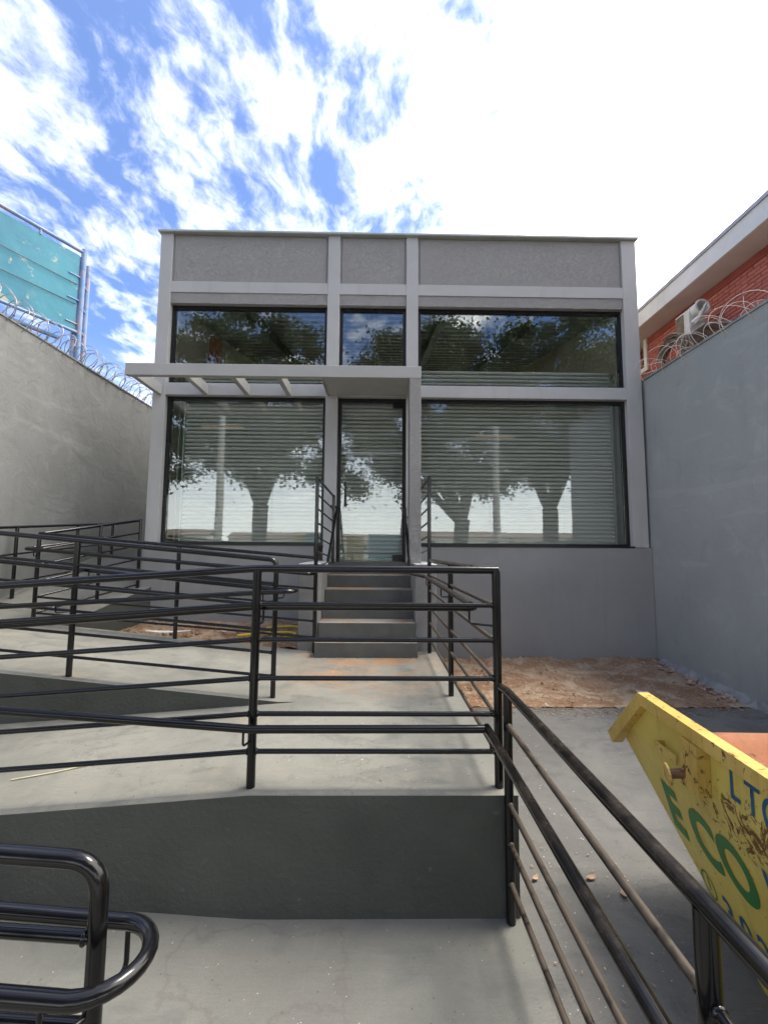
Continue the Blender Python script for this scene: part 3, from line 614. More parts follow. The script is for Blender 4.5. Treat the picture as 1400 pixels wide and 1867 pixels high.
# railing along the left wall
t = thing('railing', (-4.85, 5.8, -.7), 'black railing at the foot of the left wall, beside the side ramp', 'railing')
A, B = Vector((-4.86, 4.6, .16)), Vector((-4.86, 7.8, .42))
rail(t, [A, B], RH, 'top_rail')
for o_ in OFF[1::2]: rail(t, [A + Vector((0, 0, o_)), B + Vector((0, 0, o_))], RB, 'bar')
for f_ in (.0, .36, .72, 1): q = A.lerp(B, f_); post(t, q.x, q.y, z3(0, q.y) - .05 if q.y > 5.1 else -.9, q.z)
# stair guards
for sgn, (fx, bx_, ft, bt), side in ((-1, (-.735, -.635, .848, .745), 'left'), (1, (.607, .558, .868, .80), 'right')):
    t = thing('stair_guard', (fx, 5.4, L), f'black pipe guard panel on the {side} side of the steps', 'railing', 'stair guards')
    post(t, fx, 5.03, L - .02, ft); post(t, bx_, 5.95, -.2, bt, r=.02)
    for k, d in enumerate((0, -.19, -.36, -.53, -.70, -.87)):
        rail(t, [(fx, 5.03, ft + d - .012), (bx_, 5.95, bt + d - .012)], RH * .85 if k == 0 else RB * .9, 'top_rail' if k == 0 else 'bar')
# stair handrails
t = thing('stair_handrail', (-.6, 5.6, -.2), 'sloping black handrail on the left side of the steps', 'handrail', 'stair handrails')
rail(t, [(-.69, 6.05, .60), (-.60, 6.13, .60), (-.605, 5.08, -.21), (-.72, 5.05, -.21)], RH * .95, 'handrail', f=.06)
bracket(t, (-.635, 5.95, 0), (-.60, 5.9, .42), .05)
t = thing('stair_handrail', (.4, 5.6, -.2), 'sloping black handrail on the right side of the steps, by the pillar', 'handrail', 'stair handrails')
rail(t, [(.385, 6.15, .60), (.372, 5.08, -.20), (.385, 4.95, -.285), (.43, 4.875, -.297)], RH * .95, 'handrail', f=.06)
MB().tube([(.385, 6.13, .58), (.40, 6.19, .58)], .018).build('end_mount', 'enamel', t)
MB().tube([(.376, 5.95, .44), (.558, 5.95, .46)], .010).build('bracket', 'enamel', t)

# ================================================================== YELLOW SKIP
SO, SA = Vector((1.38, 2.49, 0)), R(1.5)
ax = Vector((-math.sin(SA), -math.cos(SA), -.05)).normalized(); bx = Vector((math.cos(SA), -math.sin(SA), 0)); SB = -1.80
def S(s, b, h): return SO + ax * s + bx * b + Vector((0, 0, SB + .03 + h))
sk = thing('skip_container', S(1.25, .8, -.03), 'rusty yellow steel rubbish skip with green and blue painted letters', 'skip')
W, LN = 1.6, 2.6; tp, tb, hf, ht, bi, htip, btip, sf = .30, .62, .82, 1.05, .23, .735, .024, .08
def plate(pts, th, mats='skip'):
    pts = [Vector(p) for p in pts]; nrm = (pts[1] - pts[0]).cross(pts[2] - pts[0]).normalized()
    mb = MB(); n = len(pts); v = pts + [p - nrm * th for p in pts]
    mb.add(v, [tuple(range(n))], 0); mb.add(v, [tuple(range(2 * n - 1, n - 1, -1))], 1); mb.add(v, [(i, i + n, (i + 1) % n + n, (i + 1) % n) for i in range(n)], 0); return mb
for sd_ in (0, 1):
    q = (lambda b: b) if sd_ == 0 else (lambda b: W - b)
    up = [S(sf, q(0), hf), S(LN - sf, q(0), hf), S(LN - tp, q(0), ht), S(tp, q(0), ht)]; lo = [S(tb, q(bi), 0), S(LN - tb, q(bi), 0), S(LN, q(btip), htip), S(LN - sf, q(0), hf), S(sf, q(0), hf), S(0, q(btip), htip)]
    if sd_: up.reverse(); lo.reverse()
    plate(up, .008).build('side_panel', ['skip', 'skipin'], sk); plate(lo, .008).build('side_panel', ['skip', 'skipin'], sk)
e = [S(0, btip, htip), S(0, W - btip, htip), S(tb, W - bi, 0), S(tb, bi, 0)]; plate(e, .008).build('end_panel', ['skip', 'skipin'], sk)
e = [S(LN, W - btip, htip), S(LN, btip, htip), S(LN - tb, bi, 0), S(LN - tb, W - bi, 0)]; plate(e, .008).build('end_panel', ['skip', 'skipin'], sk)
e = [S(tb, bi, .01), S(tb, W - bi, .01), S(LN - tb, W - bi, .01), S(LN - tb, bi, .01)]; plate(e[::-1], .008).build('floor_plate', ['skipin', 'rust'], sk)
def sect(pts, wx, hz_, name, m='skiprim'):       # folded-steel rim channel along a polyline in the side plane
    mb = MB(); vs = []
    for p, up_ in pts: vs += [p - bx * wx, p + bx * .012, p + bx * .012 + up_ * hz_, p - bx * wx + up_ * hz_]
    n = len(pts); fs = [(i * 4 + k, i * 4 + (k + 1) % 4, (i + 1) * 4 + (k + 1) % 4, (i + 1) * 4 + k) for i in range(n - 1) for k in range(4)]
    mb.add(vs, fs + [(3, 2, 1, 0), tuple((n - 1) * 4 + k for k in range(4))]); return mb.build(name, m, sk)
Z = Vector((0, 0, 1))
for b0 in (0, W):
    d1 = (S(tp, 0, ht) - S(0, 0, htip)).normalized(); nn = d1.cross(bx).normalized(); nn = nn if nn.z > 0 else -nn
    sect([(S(-.02, b0, htip - .02) - nn * .045, nn), (S(tp - .012, b0, ht) - (nn + Z).normalized() * .05, (nn + Z).normalized()), (S(LN - tp, b0, ht) - Z * .05, Z), (S(LN, b0, htip) - Z * .03, Z)], .045, .062, 'rim')
MB().tube([S(.0, btip, htip - .004), S(.0, W - btip, htip - .004)], .009, 6).build('end_rim', 'rust', sk); MB().tube([S(LN, btip, htip), S(LN, W - btip, htip)], .022, 8).build('end_rim', 'skiprim', sk)
def obox(s0, s1, b0, b1, h0, h1, h0b=None):
    v = [S(s0, b0, h0), S(s1, b0, h0), S(s1, b1, h0b or h0), S(s0, b1, h0b or h0), S(s0, b0, h1), S(s1, b0, h1), S(s1, b1, h1), S(s0, b1, h1)]
    return MB().add(v, [(0, 1, 2, 3), (7, 6, 5, 4), (4, 5, 1, 0), (5, 6, 2, 1), (6, 7, 3, 2), (7, 4, 0, 3)])
for s_ in (.66, LN - .66):
    obox(s_ - .055, s_ + .045, -.055, -.002, hf - .015, ht - .05).build('stiffener', 'skiprim', sk)
pin = MB().tube([S(.62, -.03, hf + .035), S(.60, -.10, hf + .02)], .019, 14).build('lifting_pin', 'rust', sk)
mb = MB(); c = S(.599, -.103, hf + .019); d_ = (S(.60, -.10, .02) - S(.62, -.03, .035)).normalized()
mb.tube([c, c + d_ * .006], .043, 24); mb.tube([c + d_ * .008 + (Vector((0, 0, 1)) * math.cos(a) + d_.cross(Vector((0, 0, 1))).normalized() * math.sin(a)) * .041 for a in [2 * math.pi * k / 24 for k in range(24)]], .004, 6, closed=True)
ws = mb.build('pin_washer', ['skiprim'], sk); ws.parent = pin; ws.matrix_parent_inverse = Matrix.Identity(4)
mb = obox(.41, .56, -.045, -.039, hf + .035, hf + .07); mb2 = obox(.41, .417, -.045, 0, hf + .035, hf + .07)
mb.add(mb2.v, mb2.f).build('bracket', 'skiprim', sk)
# rubble heaped inside
vs = []; mb = MB(); ns, nb = 30, 20
def rub(i, j):
    s_ = .95 + (LN - 1.6) * i / ns; b_ = .18 + (W - .36) * j / nb
    return S(s_, b_, .30 + .22 * math.sin(math.pi * i / ns) * math.sin(math.pi * j / nb) + random.uniform(-.05, .05))
mb.add([rub(i, j) for i in range(ns + 1) for j in range(nb + 1)], [(i * (nb + 1) + j, (i + 1) * (nb + 1) + j, (i + 1) * (nb + 1) + j + 1, i * (nb + 1) + j + 1) for i in range(ns) for j in range(nb)])
mb.build('rubble', 'rubble', sk, kind='stuff')
# lettering: flat glyph meshes laid on the panels
def glyph(txt, name, m, org, ux, uy, size, sx=1.0, off=.012, lift=.003):
    cu = bpy.data.curves.new('g', 'FONT'); cu.body = txt; cu.size = 1.0; cu.offset = off; cu.resolution_u = 6
    ob = bpy.data.objects.new('g', cu); COL.objects.link(ob); dg = bpy.context.evaluated_depsgraph_get()
    me = bpy.data.meshes.new_from_object(ob.evaluated_get(dg)); bpy.data.objects.remove(ob)
    nrm = ux.cross(uy).normalized()
    for v in me.vertices: p = org + ux * (v.co.x * size * sx) + uy * (v.co.y * size) + nrm * lift; v.co = p
    me.materials.clear(); me.materials.append(M[m]); o = bpy.data.objects.new(name, me); COL.objects.link(o)
    o.parent = sk; o.matrix_parent_inverse = Matrix.Translation(-world_loc(sk)); return o
uxl = ax.copy(); uyu = Vector((0, 0, 1)); uyl = (S(0, 0, hf) - S(0, bi, 0)).normalized()
for i, ch in enumerate('LTO'): glyph(ch, 'painted_letter', 'blue_l', S((.80, .872, .942)[i], 0, (.872, .868, .862)[i]), uxl, uyu, .155, (.68, .72, .72)[i])
P = lambda s, h: S(s, bi * (1 - h / hf), h)
uxe = (P(.40, .395) - P(.29, .41)).normalized()
for i, ch in enumerate('ECO'): glyph(ch, 'painted_letter', 'green', P((.285, .455, .615)[i], (.445, .45, .45)[i]), uxe, uyl, .305, (.70, .74, .76)[i], .036)
glyph('I', 'painted_letter', 'blue_l', P(.86, .475), uxe, uyl, .30, .6, .0)
for i, ch in enumerate('3023'): glyph(ch, 'painted_digit', 'blue_l', P(.52 + .088 * i, .19), uxe, uyl, .17, .72, .016)
glyph('O', 'painted_ring', 'green', P(.40, .225), uxe, uyl, .18, .65, -.022); glyph('1', 'painted_digit', 'green', P(.435, .26), uxe, uyl, .09, .7, .0)

# ================================================================== BRICK HOUSE
hs = thing('brick_house', (7, 7, -1.6), 'red brick house with white eaves beyond the right wall', 'house')
BX = 5.4
wall = MB().box(BX, BX + .2, 4.9, 8.20, -1.6, 4.26).box(BX, BX + .2, 9.6, 14, -1.6, 4.26).box(BX, BX + .2, 8.2, 9.6, -1.6, 3.70).build('wall', 'mortar', hs)
me = MB().box(-.007, .03, -.102, .102, -.0245, .0245, bev=.004).mesh('brick', 'brick')
nb_ = 0; row = 0; z = 3.42
while z < 4.12:
    y = 5.06 + (.11 if row % 2 else 0)
    while y < 8.15:
        b_ = share(me, 'brick', hs, (BX + random.uniform(-.003, .002), y, z), (random.uniform(-.012, .012), 0, random.uniform(-.012, .012)), (1, random.uniform(.96, 1.0), 1)); b_.parent = wall; b_.matrix_parent_inverse = Matrix.Identity(4); nb_ += 1; y += .216
    row += 1; z += .0615
MB().box(BX - .012, BX, 4.9, 8.2, 4.135, 4.255).build('frieze', 'mortar', hs)
ev = MB().box(4.955, 4.99, 4.6, 14, 4.262, 4.57).build('fascia', 'white', hs)
MB().box(4.991, 8, 4.6, 14, 4.264, 4.30).build('eaves_soffit', 'soffit', hs)
MB().box(4.93, 4.954, 4.6, 14, 4.545, 4.60).build('gutter_edge', 'wire', hs)
MB().add([(4.94, 4.6, 4.60), (4.94, 14, 4.60), (9, 14, 5.4), (9, 4.6, 5.4)], [(3, 2, 1, 0)]).build('roof', 'farroof', hs)
mb = MB(); y0, y1, za, zb = 8.2, 9.6, 3.70, 4.26
mb.box(BX - .04, BX + .05, y0 - .09, y0, za - .09, zb).box(BX - .04, BX + .05, y1, y1 + .09, za - .09, zb).box(BX - .04, BX + .05, y0, y1, za - .09, za)
wd = mb.build('window', 'white', hs)
for k in range(4):
    zk = za + .01 + k * .135; o = MB().add([(BX + .02, y0, zk), (BX + .02, y1, zk), (BX + .09, y1, zk + .12), (BX + .09, y0, zk + .12)], [(3, 2, 1, 0)]).build('louvre_pane', 'glass', hs); o.parent = wd; o.matrix_parent_inverse = Matrix.Identity(4)
o = MB().box(BX + .16, BX + .19, y0, y1, za, zb).build('dark_curtain', 'redwood', hs); o.parent = wd; o.matrix_parent_inverse = Matrix.Identity(4)
# old flue box fixed to the brick wall
lx, ly, lz = 4.90, 6.42, 3.68
fx = thing('flue_box', (lx, ly, lz - .24), 'weathered pale flue box with a pipe ring on the red brick wall', 'flue box')
mb = MB(); prof = [(-.15, -.24), (.15, -.24), (.15, .12)] + [(.15 * math.cos(math.pi * k / 10), .12 + .06 * math.sin(math.pi * k / 10)) for k in range(1, 10)] + [(-.15, .12)]
mb.prism([(lx + .12 + a[0] * .9, ly + .20, lz + a[1]) for a in prof], [(lx + .12 + a[0] * .9, ly - .10, lz + a[1]) for a in prof]); mb.build('housing', 'white', fx)
MB().box(lx - .027, lx - .0155, ly + .02, ly + .19, lz - .23, lz + .11).build('rusty_side', 'vine', fx)
cc = Vector((lx + .10, ly - .16, lz + .10))
MB().tube([cc + Vector((0, .10, 0)), cc + Vector((0, -.07, .0))], .105, 20, cap=False).tube([cc + Vector((.105 * math.cos(a), -.07, .105 * math.sin(a))) for a in [2 * math.pi * k / 20 for k in range(20)]], .02, 8, closed=True).build('pipe_ring', 'white', fx)
MB().tube([(lx + .02, ly - .16, lz - .12), (lx + .05, ly - .24, lz - .05), (lx + .08, ly - .34, lz + .10)], [.05, .03, .012], 10).build('pipe_stub', 'white', fx)
MB().add([(lx - .02, ly + .22, lz - .245), (lx - .02, ly - .40, lz - .245), (BX, ly - .48, lz - .245), (BX, ly + .3, lz - .245), (lx - .02, ly + .22, lz - .28), (lx - .02, ly - .40, lz - .28), (BX, ly - .48, lz - .28), (BX, ly + .3, lz - .28)], [(0, 1, 2, 3), (7, 6, 5, 4), (4, 5, 1, 0), (5, 6, 2, 1), (6, 7, 3, 2), (7, 4, 0, 3)]).build('ledge', 'rawcement', fx)
MB().tube([(lx + .05, ly - .3, lz - .26), (BX, ly - .4, lz - .5)], .02).build('support_arm', 'rust', fx)
# dry vine
vn = MB()
for k in range(34):
    a0, ra = random.uniform(-.1, .1), random.uniform(.24, .38); pts = []
    for i in range(9):
        a = .4 + a0 + 2.7 * i / 8; pts.append((4.35 + .05 * math.sin(3 * a + k) + random.uniform(-.02, .02), 5.98 + ra * math.cos(a) * .9 + random.uniform(-.015, .015), 2.90 + ra * math.sin(a) * 1.1 + random.uniform(-.015, .015) - .12))
    vn.tube(pts, random.uniform(.006, .013), 5)
for k in range(26):
    y = random.uniform(5.2, 6.4); pts = [(4.2 + random.uniform(-.05, .2), y, 2.62)]
    for i in range(4): p = pts[-1]; pts.append((p[0] + random.uniform(-.05, .06), p[1] + random.uniform(-.12, .12), p[2] + random.uniform(-.01, .06)))
    vn.tube(pts, .004, 4)
vn.build('dry_vine', 'vine', label='tangle of dry brown vine stems on the right wall top', cat='vine')

# ================================================================== RAZOR WIRE
def coil(name, x, y0, y1, z, r, pitch, m, label, jit=.12, wr=.0045, bs=.022, seed=1):
    rr = random.Random(seed); t = thing(name, (x, (y0 + y1) / 2, z), label, 'razor wire'); n = int((y1 - y0) / pitch * 22); pts = []; ph = rr.uniform(0, 6)
    for i in range(n):
        a = 2 * math.pi * i / 22 + ph; k = i / 22; rk = r * (1 + jit * math.sin(k * 2.1 + seed) + jit * .6 * math.sin(k * 5.3)); tl = .5 * math.sin(k * 1.7 + seed)
        pts.append(Vector((x + rk * math.cos(a), y0 + pitch * i / 22 + tl * rk * math.sin(a) * .8 + .25 * rk * math.cos(a * .5), z + r * .86 + rk * math.sin(a))))
    MB().tube(pts, wr, 5).build('coil', m, t)
    mb = MB()
    for i in range(3, len(pts) - 3, 4):
        d = (pts[i + 1] - pts[i]).normalized(); u = d.orthogonal().normalized(); c = pts[i]
        mb.add([c - d * bs, c + u * bs * .7, c + d * bs, c - u * bs * .7, c + d.cross(u) * .003], [(0, 1, 4), (1, 2, 4), (2, 3, 4), (3, 0, 4)])
    mb.build('barbs', m, t, kind='stuff')
    return t
coil('razor_wire', -5.1, 4.6, 11.5, 3.02, .225, .135, 'wire', 'loops of razor wire along the top of the left wall', wr=.006)
t = coil('razor_wire', 4.12, 4.2, 6.1, 2.54, .20, .45, 'wire2', 'pale loose razor wire loops on top of the right wall', .35, .0032, .012, seed=5)
t2 = coil('razor_wire', 4.16, 4.3, 6.2, 2.52, .19, .17, 'wire2', 'tighter pale razor wire tangle near the flue box on the right wall', .4, .003, .012, seed=9)
MB().tube([(4.12, 5.9, 2.75), (4.08, 6.6, 2.95), (4.05, 7.2, 3.05)], .004, 5).build('loose_strand', 'wire2', t)
MB().tube([(4.12, 5.9, 2.65), (4.1, 6.5, 2.78), (4.05, 7.2, 2.82)], .004, 5).build('loose_strand', 'wire2', t)

# ================================================================== BILLBOARD
bd = thing('billboard', (-7.1, 10, -1.6), 'faded blue sheet-metal billboard on pipe posts behind the left wall', 'billboard')
bo = Vector((-7.38, 10.0, 0)); bdv = Vector((-.533, -1, 0)).normalized(); bn = Vector((bdv.y, -bdv.x, 0))
if bn.x < 0: bn = -bn
def Q(s, h, n=0): return bo + bdv * s + bn * n + Vector((0, 0, h))
BT, BB, BL = 7.15, 5.2, 7.0
rows = [BB + .02, 5.88, 6.38, BT]
for ra, rb in zip(rows[:-1], rows[1:]):
    for sa in (0.0, 2.35, 4.7):
        v = [Q(sa + .08, ra + .006), Q(sa + 2.42, ra + .006), Q(sa + 2.42, rb - .006, .012), Q(sa + .08, rb - .006, .012)]
        MB().add(v + [p - bn * .006 for p in v], [(0, 1, 2, 3), (7, 6, 5, 4), (0, 4, 5, 1), (1, 5, 6, 2), (2, 6, 7, 3), (3, 7, 4, 0)]).build('sheet', 'sheet', bd)
MB().tube([Q(-.05, BT + .13), Q(BL, BT + .13)], .045, 10).build('top_pipe', 'bluepipe', bd)
for s_ in (.9, 2.6, 4.3): MB().tube([Q(s_, BT - .02), Q(s_, BT + .13)], .03, 8).build('strut', 'bluepipe', bd)
MB().tube([Q(-.05, BB), Q(BL, BB)], .04, 10).build('bottom_pipe', 'bluepipe', bd); MB().tube([Q(.3, BB - .22, -.2), Q(BL, BB - .22, -.2)], .05, 10).build('bottom_pipe', 'bluepipe', bd)
for s_, n_, top in ((.05, -.08, BT), (-.02, .0, BT + .2), (-.28, -.3, BT + .02), (4.2, -.1, BT)): MB().tube([Q(s_, -1.6, n_), Q(s_, top, n_)], .06, 12).build('post', 'bluepipe', bd)
for h in (5.3, 5.9, 6.5): MB().tube([Q(-.02, h), Q(-.28, h, -.3)], .025, 8).build('strut', 'bluepipe', bd); MB().tube([Q(-.02, h + .1), Q(.28, h + .1)], .025, 8).build('strut', 'bluepipe', bd)
MB().tube([Q(.1, 6.38, .03), Q(2, 6.39, .05), Q(BL, 6.38, .03)], .008, 5).tube([Q(.1, 5.88, .03), Q(3, 5.86, .05), Q(BL, 5.88, .03)], .008, 5).build('cable', 'twig', bd)

# ================================================================== SMALL THINGS
hp = [(-1.75, 5.42, 0), (-1.55, 5.50, 0), (-1.30, 5.56, 0), (-1.12, 5.56, 0), (-1.03, 5.50, 0), (-1.05, 5.42, .0), (-1.2, 5.40, 0)]
hp2 = []
for i in range(len(hp) - 1):
    for k in range(5): t_ = k / 5; a, b = Vector(hp[i]), Vector(hp[i + 1]); hp2.append(a.lerp(b, t_))
hp2 = [Vector((p.x, p.y, L + .075 + .11 * (p.y - 5.1))) for p in hp2]
MB().tube(hp2, .017, 8).build('garden_hose', 'hose', label='short yellow hose lying on the dirt near the steps', cat='hose')
MB().tube([Vector((-1.5, 5.85, L + .13)), Vector((-1.2, 5.92, L + .14)), Vector((-.98, 5.85, L + .13))], .015, 8, fillet=.2).build('garden_hose', 'hose', label='smaller yellow hose piece close to the shop wall on the dirt', cat='hose')
MB().box(-1.2, -1.02, 6.02, 6.10, L + .10, L + .16, bev=.005).build('wood_block', 'wood', label='small timber block against the shop wall on the dirt', cat='wood block')
def flake(x, y, z, sx, sy, name, m, label, cat, group=None, rot=0, curl=.3):
    vs = []; n = 5
    for i in range(n):
        for s_ in (-1, 1):
            a = i / (n - 1); wd_ = math.sin(math.pi * (.1 + .8 * a)) * (1 + random.uniform(-.2, .2)); lx_, ly_ = (a - .5) * sx, s_ * wd_ * sy / 2
            vs.append((x + lx_ * math.cos(rot) - ly_ * math.sin(rot), y + lx_ * math.sin(rot) + ly_ * math.cos(rot), z + .004 + curl * sy * (abs(a - .5) ** 2 * 2 + .12 * (s_ > 0))))
    return MB().add(vs, [(2 * i, 2 * i + 2, 2 * i + 3, 2 * i + 1) for i in range(n - 1)]).build(name, m, label=label, cat=cat, group=group)
for x, y, sx, sy, r_, lab in ((-2.65, 5.5, .55, .10, .05, 'long torn white scrap on the dirt bed'), (-1.95, 5.55, .12, .08, .6, 'small white scrap right of the long one on the dirt bed')):
    flake(x, y, L + .09 + .11 * (y - 5.1), sx, sy, 'scrap', 'trash', lab, 'scrap', rot=r_)
gd = lambda x, y: gz(y) + .005
for x, y, s_, r_, lab in ((1.16, 2.42, .055, .2, 'curled pale brown leaf in the middle of the driveway'), (1.28, 2.32, .06, 1.2, 'brown leaf on the driveway close to the skip'), (.86, 1.62, .055, 1.4, 'dry leaf on the driveway beside the near railing'), (.86, 2.42, .045, .7, 'dark dry leaf on the driveway by the landing corner')):
    flake(x, y, gd(x, y), s_, s_ * .55, 'fallen_leaf', 'leafdry', lab, 'leaf', 'fallen leaves on the driveway', r_, .5)
flake(1.45, 5.0, gz(5.0) + .04, .10, .06, 'scrap', 'trash', 'white paper scrap on the right dirt patch near the railing', 'scrap', rot=.4)
flake(3.0, 4.9, gz(4.9) + .04, .12, .05, 'scrap', 'trash', 'white paper scrap on the right dirt patch behind the skip', 'scrap', rot=-.4)
MB().tube([(-2.05, 2.52, z1(-2.05, 0) + .006), (-1.85, 2.57, z1(-1.85, 0) + .006), (-1.62, 2.66, z1(-1.62, 0) + .007)], .004, 5).build('straw', 'straw', label='thin pale straw on the lower ramp at the left', cat='straw')
def litter(name, n, fx_, m, size, label):
    mb = MB()
    for i in range(n):
        x, y, z = fx_(); a = random.uniform(0, 6.28); l, w_ = size * random.uniform(.4, 1.6), size * random.uniform(.15, .5); c, s_ = math.cos(a), math.sin(a); tz = random.uniform(0, size * .4)
        mb.add([(x - l * c, y - l * s_, z), (x + w_ * s_, y - w_ * c, z + tz), (x + l * c, y + l * s_, z + tz * .3), (x - w_ * s_, y + w_ * c, z)], [(0, 1, 2, 3)])
    mb.build(name, m, kind='stuff', label=label, cat='litter')
def on_land():
    x, y = random.uniform(-.6, .66), random.choice([random.uniform(2.3, 4.8), random.uniform(4.2, 4.8), random.uniform(4.7, 4.79)]); return x, y, L + .004
def on_drive(): x, y = random.choice([random.uniform(.75, 1.4), random.uniform(.75, 4)]), random.uniform(.6, 4.6); return x, y, gz(y) + .008
def on_dirt(): x, y = random.uniform(.75, 3.98), random.uniform(4.62, 6.15); return x, y, gz(y) + .035
def on_dirt2(): x, y = random.uniform(-3.4, -.97), random.uniform(5.12, 6.15); return x, y, L + .05 + .11 * (y - 5.1)
def on_ramp(): x, y = random.uniform(-2.5, -.6), random.uniform(2.25, 3.4); return x, y, z1(x, y) + .004
def on_step(): i = random.randrange(6); return random.uniform(-.65, .42), 4.8 + .28 * i + random.uniform(.03, .2), L + .168 * (i + 1) + .004
litter('pale_flecks', 150, on_land, 'trash', .006, 'pale specks scattered on the landing floor'); litter('brown_crumbs', 90, on_land, 'twig', .008, 'dark crumbs scattered on the landing floor')
litter('step_flecks', 60, on_step, 'trash', .007, 'pale specks scattered on the steps')
litter('ramp_crumbs', 90, on_ramp, 'twig', .006, 'dark crumbs scattered on the lower ramp'); litter('driveway_litter', 380, on_drive, 'leafdry', .009, 'reddish brown leaf crumbs on the driveway'); litter('driveway_flecks', 160, on_drive, 'trash', .006, 'pale specks on the driveway')
litter('dirt_litter', 2600, on_dirt, 'leafdry', .011, 'dry leaf litter on the right dirt patch'); litter('dirt_chips', 450, on_dirt, 'trash', .008, 'pale chips on the right dirt patch'); litter('bed_litter', 900, on_dirt2, 'leafdry', .016, 'dry leaf litter on the dirt bed by the steps')
litter('bark_litter', 900, on_dirt, 'twig', .009, 'dark bark crumbs on the right dirt patch')

def stones(name, n, fx_, m, rmin, rmax, label):
    mb = MB(); bm = bmesh.new(); bmesh.ops.create_icosphere(bm, subdivisions=1, radius=1); bv = [v.co.copy() for v in bm.verts]; bf = [[v.index for v in f.verts] for f in bm.faces]; bm.free()
    for i in range(n):
        x, y, z = fx_(); r = rmin + (rmax - rmin) * random.random() ** 3; k = Vector((random.uniform(.7, 1.5), random.uniform(.7, 1.3), random.uniform(.35, .8)))
        mb.add([(x + v.x * r * k.x * random.uniform(.8, 1.2), y + v.y * r * k.y * random.uniform(.8, 1.2), z + v.z * r * k.z) for v in bv], bf)
    mb.build(name, m, kind='stuff', label=label, cat='stones')
def on_edge(): x = random.uniform(.8, 3.9); y = 4.6 - abs(random.gauss(0, .12)); return x, y, gz(y) + .008
def by_wall(): y = random.uniform(4.62, 6.1); x = 3.95 - abs(random.gauss(0, .10)); return x, y, gz(y) + .03
stones('dirt_clods', 300, on_dirt, 'dirt', .005, .022, 'clods of reddish soil on the right dirt patch'); stones('rubble_chips', 90, on_dirt, 'rawcement', .005, .02, 'grey cement chips on the right dirt patch')
stones('wall_foot_rubble', 120, by_wall, 'rubble', .008, .04, 'rubble along the foot of the right wall'); stones('bed_clods', 240, on_dirt2, 'dirt', .008, .035, 'clods of soil on the dirt bed by the steps')
litter('spilled_soil', 900, on_edge, 'dirt', .014, 'soil crumbs spilled from the dirt onto the driveway'); litter('landing_dust', 120, on_land, 'leafdry', .007, 'reddish crumbs on the landing floor')

# ================================================================== ACROSS THE STREET (seen mirrored in the glass, except the two outer trees)
def tree(x, y, h0, crown, nl, label, seed, lean=0.0):
    rr = np.random.default_rng(seed); r2 = random.Random(seed); t = thing('street_tree', (x, y, -1.9), label, 'tree', 'trees across the street')
    mb = MB(); base = Vector((x, y, -1.95)); fork = Vector((x + lean, y, h0))
    mb.tube([base, base + Vector((lean * .2, 0, 1.0)), base.lerp(fork, .6), fork], [.55, .42, .40, .42], 12)
    clumps = []
    cx, cz, rx, rz_ = crown
    for k in range(7):
        a = 2 * math.pi * k / 7 + r2.uniform(-.3, .3); e = Vector((x + (cx - x) + rx * .75 * math.cos(a), y + rx * .6 * math.sin(a), cz + r2.uniform(-.5, .5) * rz_))
        p1 = fork + (e - fork) * .35 + Vector((0, 0, .5)); p2 = fork + (e - fork) * .7 + Vector((r2.uniform(-.3, .3), 0, .5))
        mb.tube([fork - Vector((0, 0, .3)), p1, p2, e], [.22, .16, .10, .04], 8)
    mb.build('trunk', 'bark', t)
    nc = 130; C = rr.normal(size=(nc, 3)); C /= np.linalg.norm(C, axis=1)[:, None]; C *= (rr.uniform(.25, 1.0, nc) ** .5)[:, None]
    C = C * np.array([rx, rx * .8, rz_]) + np.array([cx, y, cz]); cr = rr.uniform(.45, 1.35, nc); nd = 18; C[:nd, 0] = cx + rr.uniform(-1.05, 1.05, nd) * rx; C[:nd, 2] = cz - rz_ * rr.uniform(.5, .98, nd); cr[:nd] = rr.uniform(.6, 1.3, nd)
    idx = rr.integers(0, nc, nl); d = rr.normal(size=(nl, 3)); d /= np.linalg.norm(d, axis=1)[:, None]; d *= np.minimum(np.abs(rr.normal(0, .62, nl)), 2.2)[:, None]
    Pp = C[idx] + d * cr[idx][:, None] * np.array([1.15, 1.15, .75])
    u = rr.normal(size=(nl, 3)); u /= np.linalg.norm(u, axis=1)[:, None]; v = np.cross(u, rr.normal(size=(nl, 3))); v /= np.linalg.norm(v, axis=1)[:, None]
    s_ = rr.uniform(.07, .15, nl)[:, None]; V = np.stack([Pp - u * s_, Pp + v * s_ * .5, Pp + u * s_, Pp - v * s_ * .5], 1).reshape(-1, 3)
    me = bpy.data.meshes.new('crown'); me.vertices.add(4 * nl); me.vertices.foreach_set('co', V.ravel()); me.loops.add(4 * nl); me.loops.foreach_set('vertex_index', np.arange(4 * nl, dtype=np.int32))
    me.polygons.add(nl); me.polygons.foreach_set('loop_start', np.arange(0, 4 * nl, 4, dtype=np.int32)); me.polygons.foreach_set('loop_total', np.full(nl, 4, dtype=np.int32)); me.materials.append(M['leaf']); me.update(calc_edges=True); me.validate()
    o = bpy.data.objects.new('crown', me); COL.objects.link(o); o.parent = t; o.matrix_parent_inverse = Matrix.Translation(-world_loc(t)); return t
tree(-6.4, -10.2, 2.3, (-7.4, 8.4, 5.2, 4.7), 110000, 'thick forked tree mirrored in the left shop window', 3)
tree(4.3, -10.4, 1.6, (2.3, 7.9, 5.3, 4.8), 130000, 'forked tree mirrored left of the pole in the right shop window', 4, .3)
tree(9.3, -10.0, 2.2, (9.8, 8.2, 4.8, 4.9), 110000, 'thick tree mirrored right of the pole in the right shop window', 5)
tree(-17, -11, 2.2, (-17, 8, 4.8, 4.4), 12000, 'unseen tree added for the lighting, left of the mirrored street trees', 6)  # this tree and the next are unseen, added for their effect on the lighting
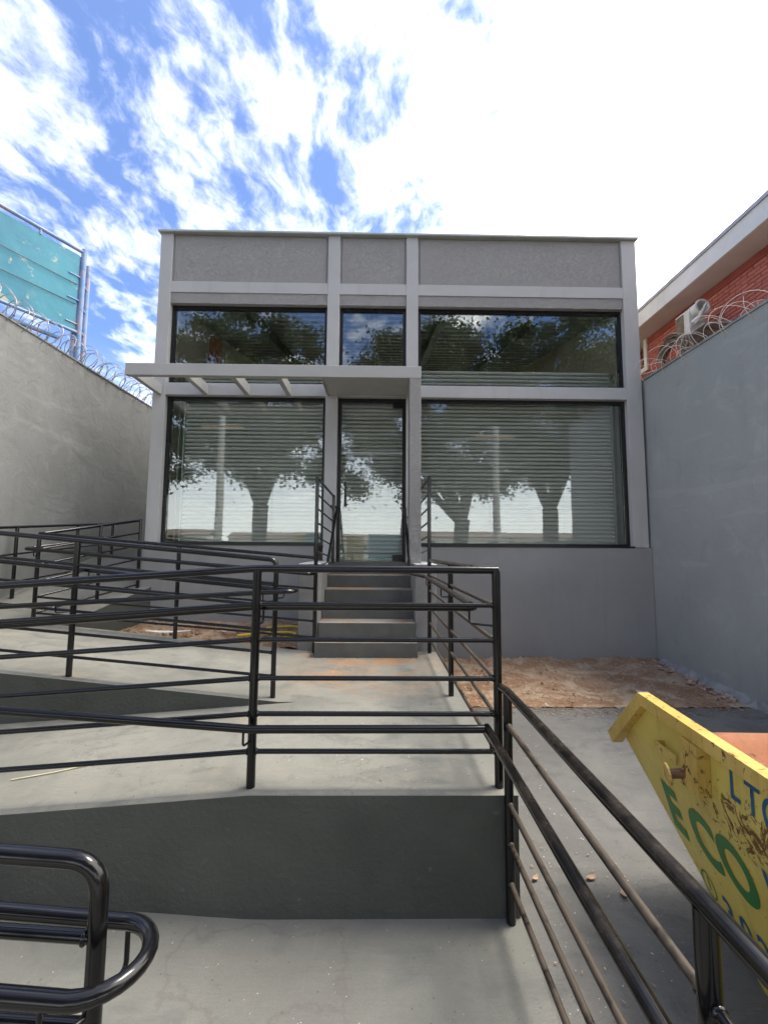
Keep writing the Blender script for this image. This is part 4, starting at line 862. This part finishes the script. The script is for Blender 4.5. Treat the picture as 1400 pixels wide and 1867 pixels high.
tree(19.5, -11, 2.2, (19.5, 8, 4.8, 4.4), 12000, 'unseen tree added for the lighting, right of the mirrored street trees', 8)
for x, y, lab, top in ((-6.25, -3.9, 'pale concrete utility pole mirrored in the left shop window', 5.2), (4.75, -4.2, 'concrete utility pole mirrored in the right shop window', 5.0)):
    t = thing('utility_pole', (x, y, -1.97), lab, 'utility pole', 'utility poles by the road')
    MB().tube([(x, y, -1.97), (x, y, top)], [.17, .12], 14).build('shaft', 'polecon', t); MB().box(x - .8, x + .8, y - .05, y + .05, top - .5, top - .38).build('crossarm', 'wood', t)
for z, y in ((4.4, -4.0), (4.1, -4.0), (3.8, -4.0)):
    pass
def cable(z, y, sag, label):
    pts = [(-40 + 4 * i, y, z - sag * (1 - ((i % 5) / 2.5 - 1) ** 2)) for i in range(21)]; MB().tube(pts, .012, 5).build('overhead_cable', 'twig', label=label, cat='cable', group='overhead cables along the road')
for z, nm in ((4.55, 'topmost'), (4.2, 'middle'), (3.9, 'lowest')): cable(z, -4.1, .25, nm + ' thin dark overhead cable along the road mirrored in the glass')
for i, (x, y, w_, h, lab) in enumerate(((-46, -82, 19, 2.6, 'far left'), (-24, -88, 20, 2.2, 'second'), (-3, -84, 18, 1.8, 'middle'), (18, -83, 21, 2.5, 'fourth'), (42, -86, 23, 2.4, 'far right'))):
    t = thing('low_house', (x, y, -1.9), f'{lab} of the low pale houses mirrored at the horizon in the glass', 'house', 'low houses across the street')
    MB().box(x - w_ / 2, x + w_ / 2, y - 4, y + 4, -2, h).build('wall', 'farwall', t)
    MB().add([(x - w_ / 2 - .4, y + 4.5, h), (x + w_ / 2 + .4, y + 4.5, h), (x + w_ / 2 + .4, y, h + 1.4), (x - w_ / 2 - .4, y, h + 1.4), (x + w_ / 2 + .4, y - 4.5, h), (x - w_ / 2 - .4, y - 4.5, h)], [(0, 1, 2, 3), (3, 2, 4, 5)]).build('roof', 'farroof', t)
    for k in (-.3, .0, .3): MB().box(x + k * w_ - .6, x + k * w_ + .6, y + 4.0, y + 4.06, h - 2.2, h - .9).build('window', 'black', t)
t = thing('hoarding', (-2.2, -14, -1.9), 'blue and yellow hoarding boards mirrored at the foot of the left shop window', 'hoarding')
for k, (x0, x1, m_) in enumerate(((-5.4, -4.6, 'yellowp'), (-4.58, -2.6, 'blue'), (-2.0, -.9, 'yellowp'), (-.6, 1.8, 'blue'))): MB().box(x0, x1, -14.1, -14.04, -1.9, .75 + .15 * (k % 2)).build('board', m_, t)
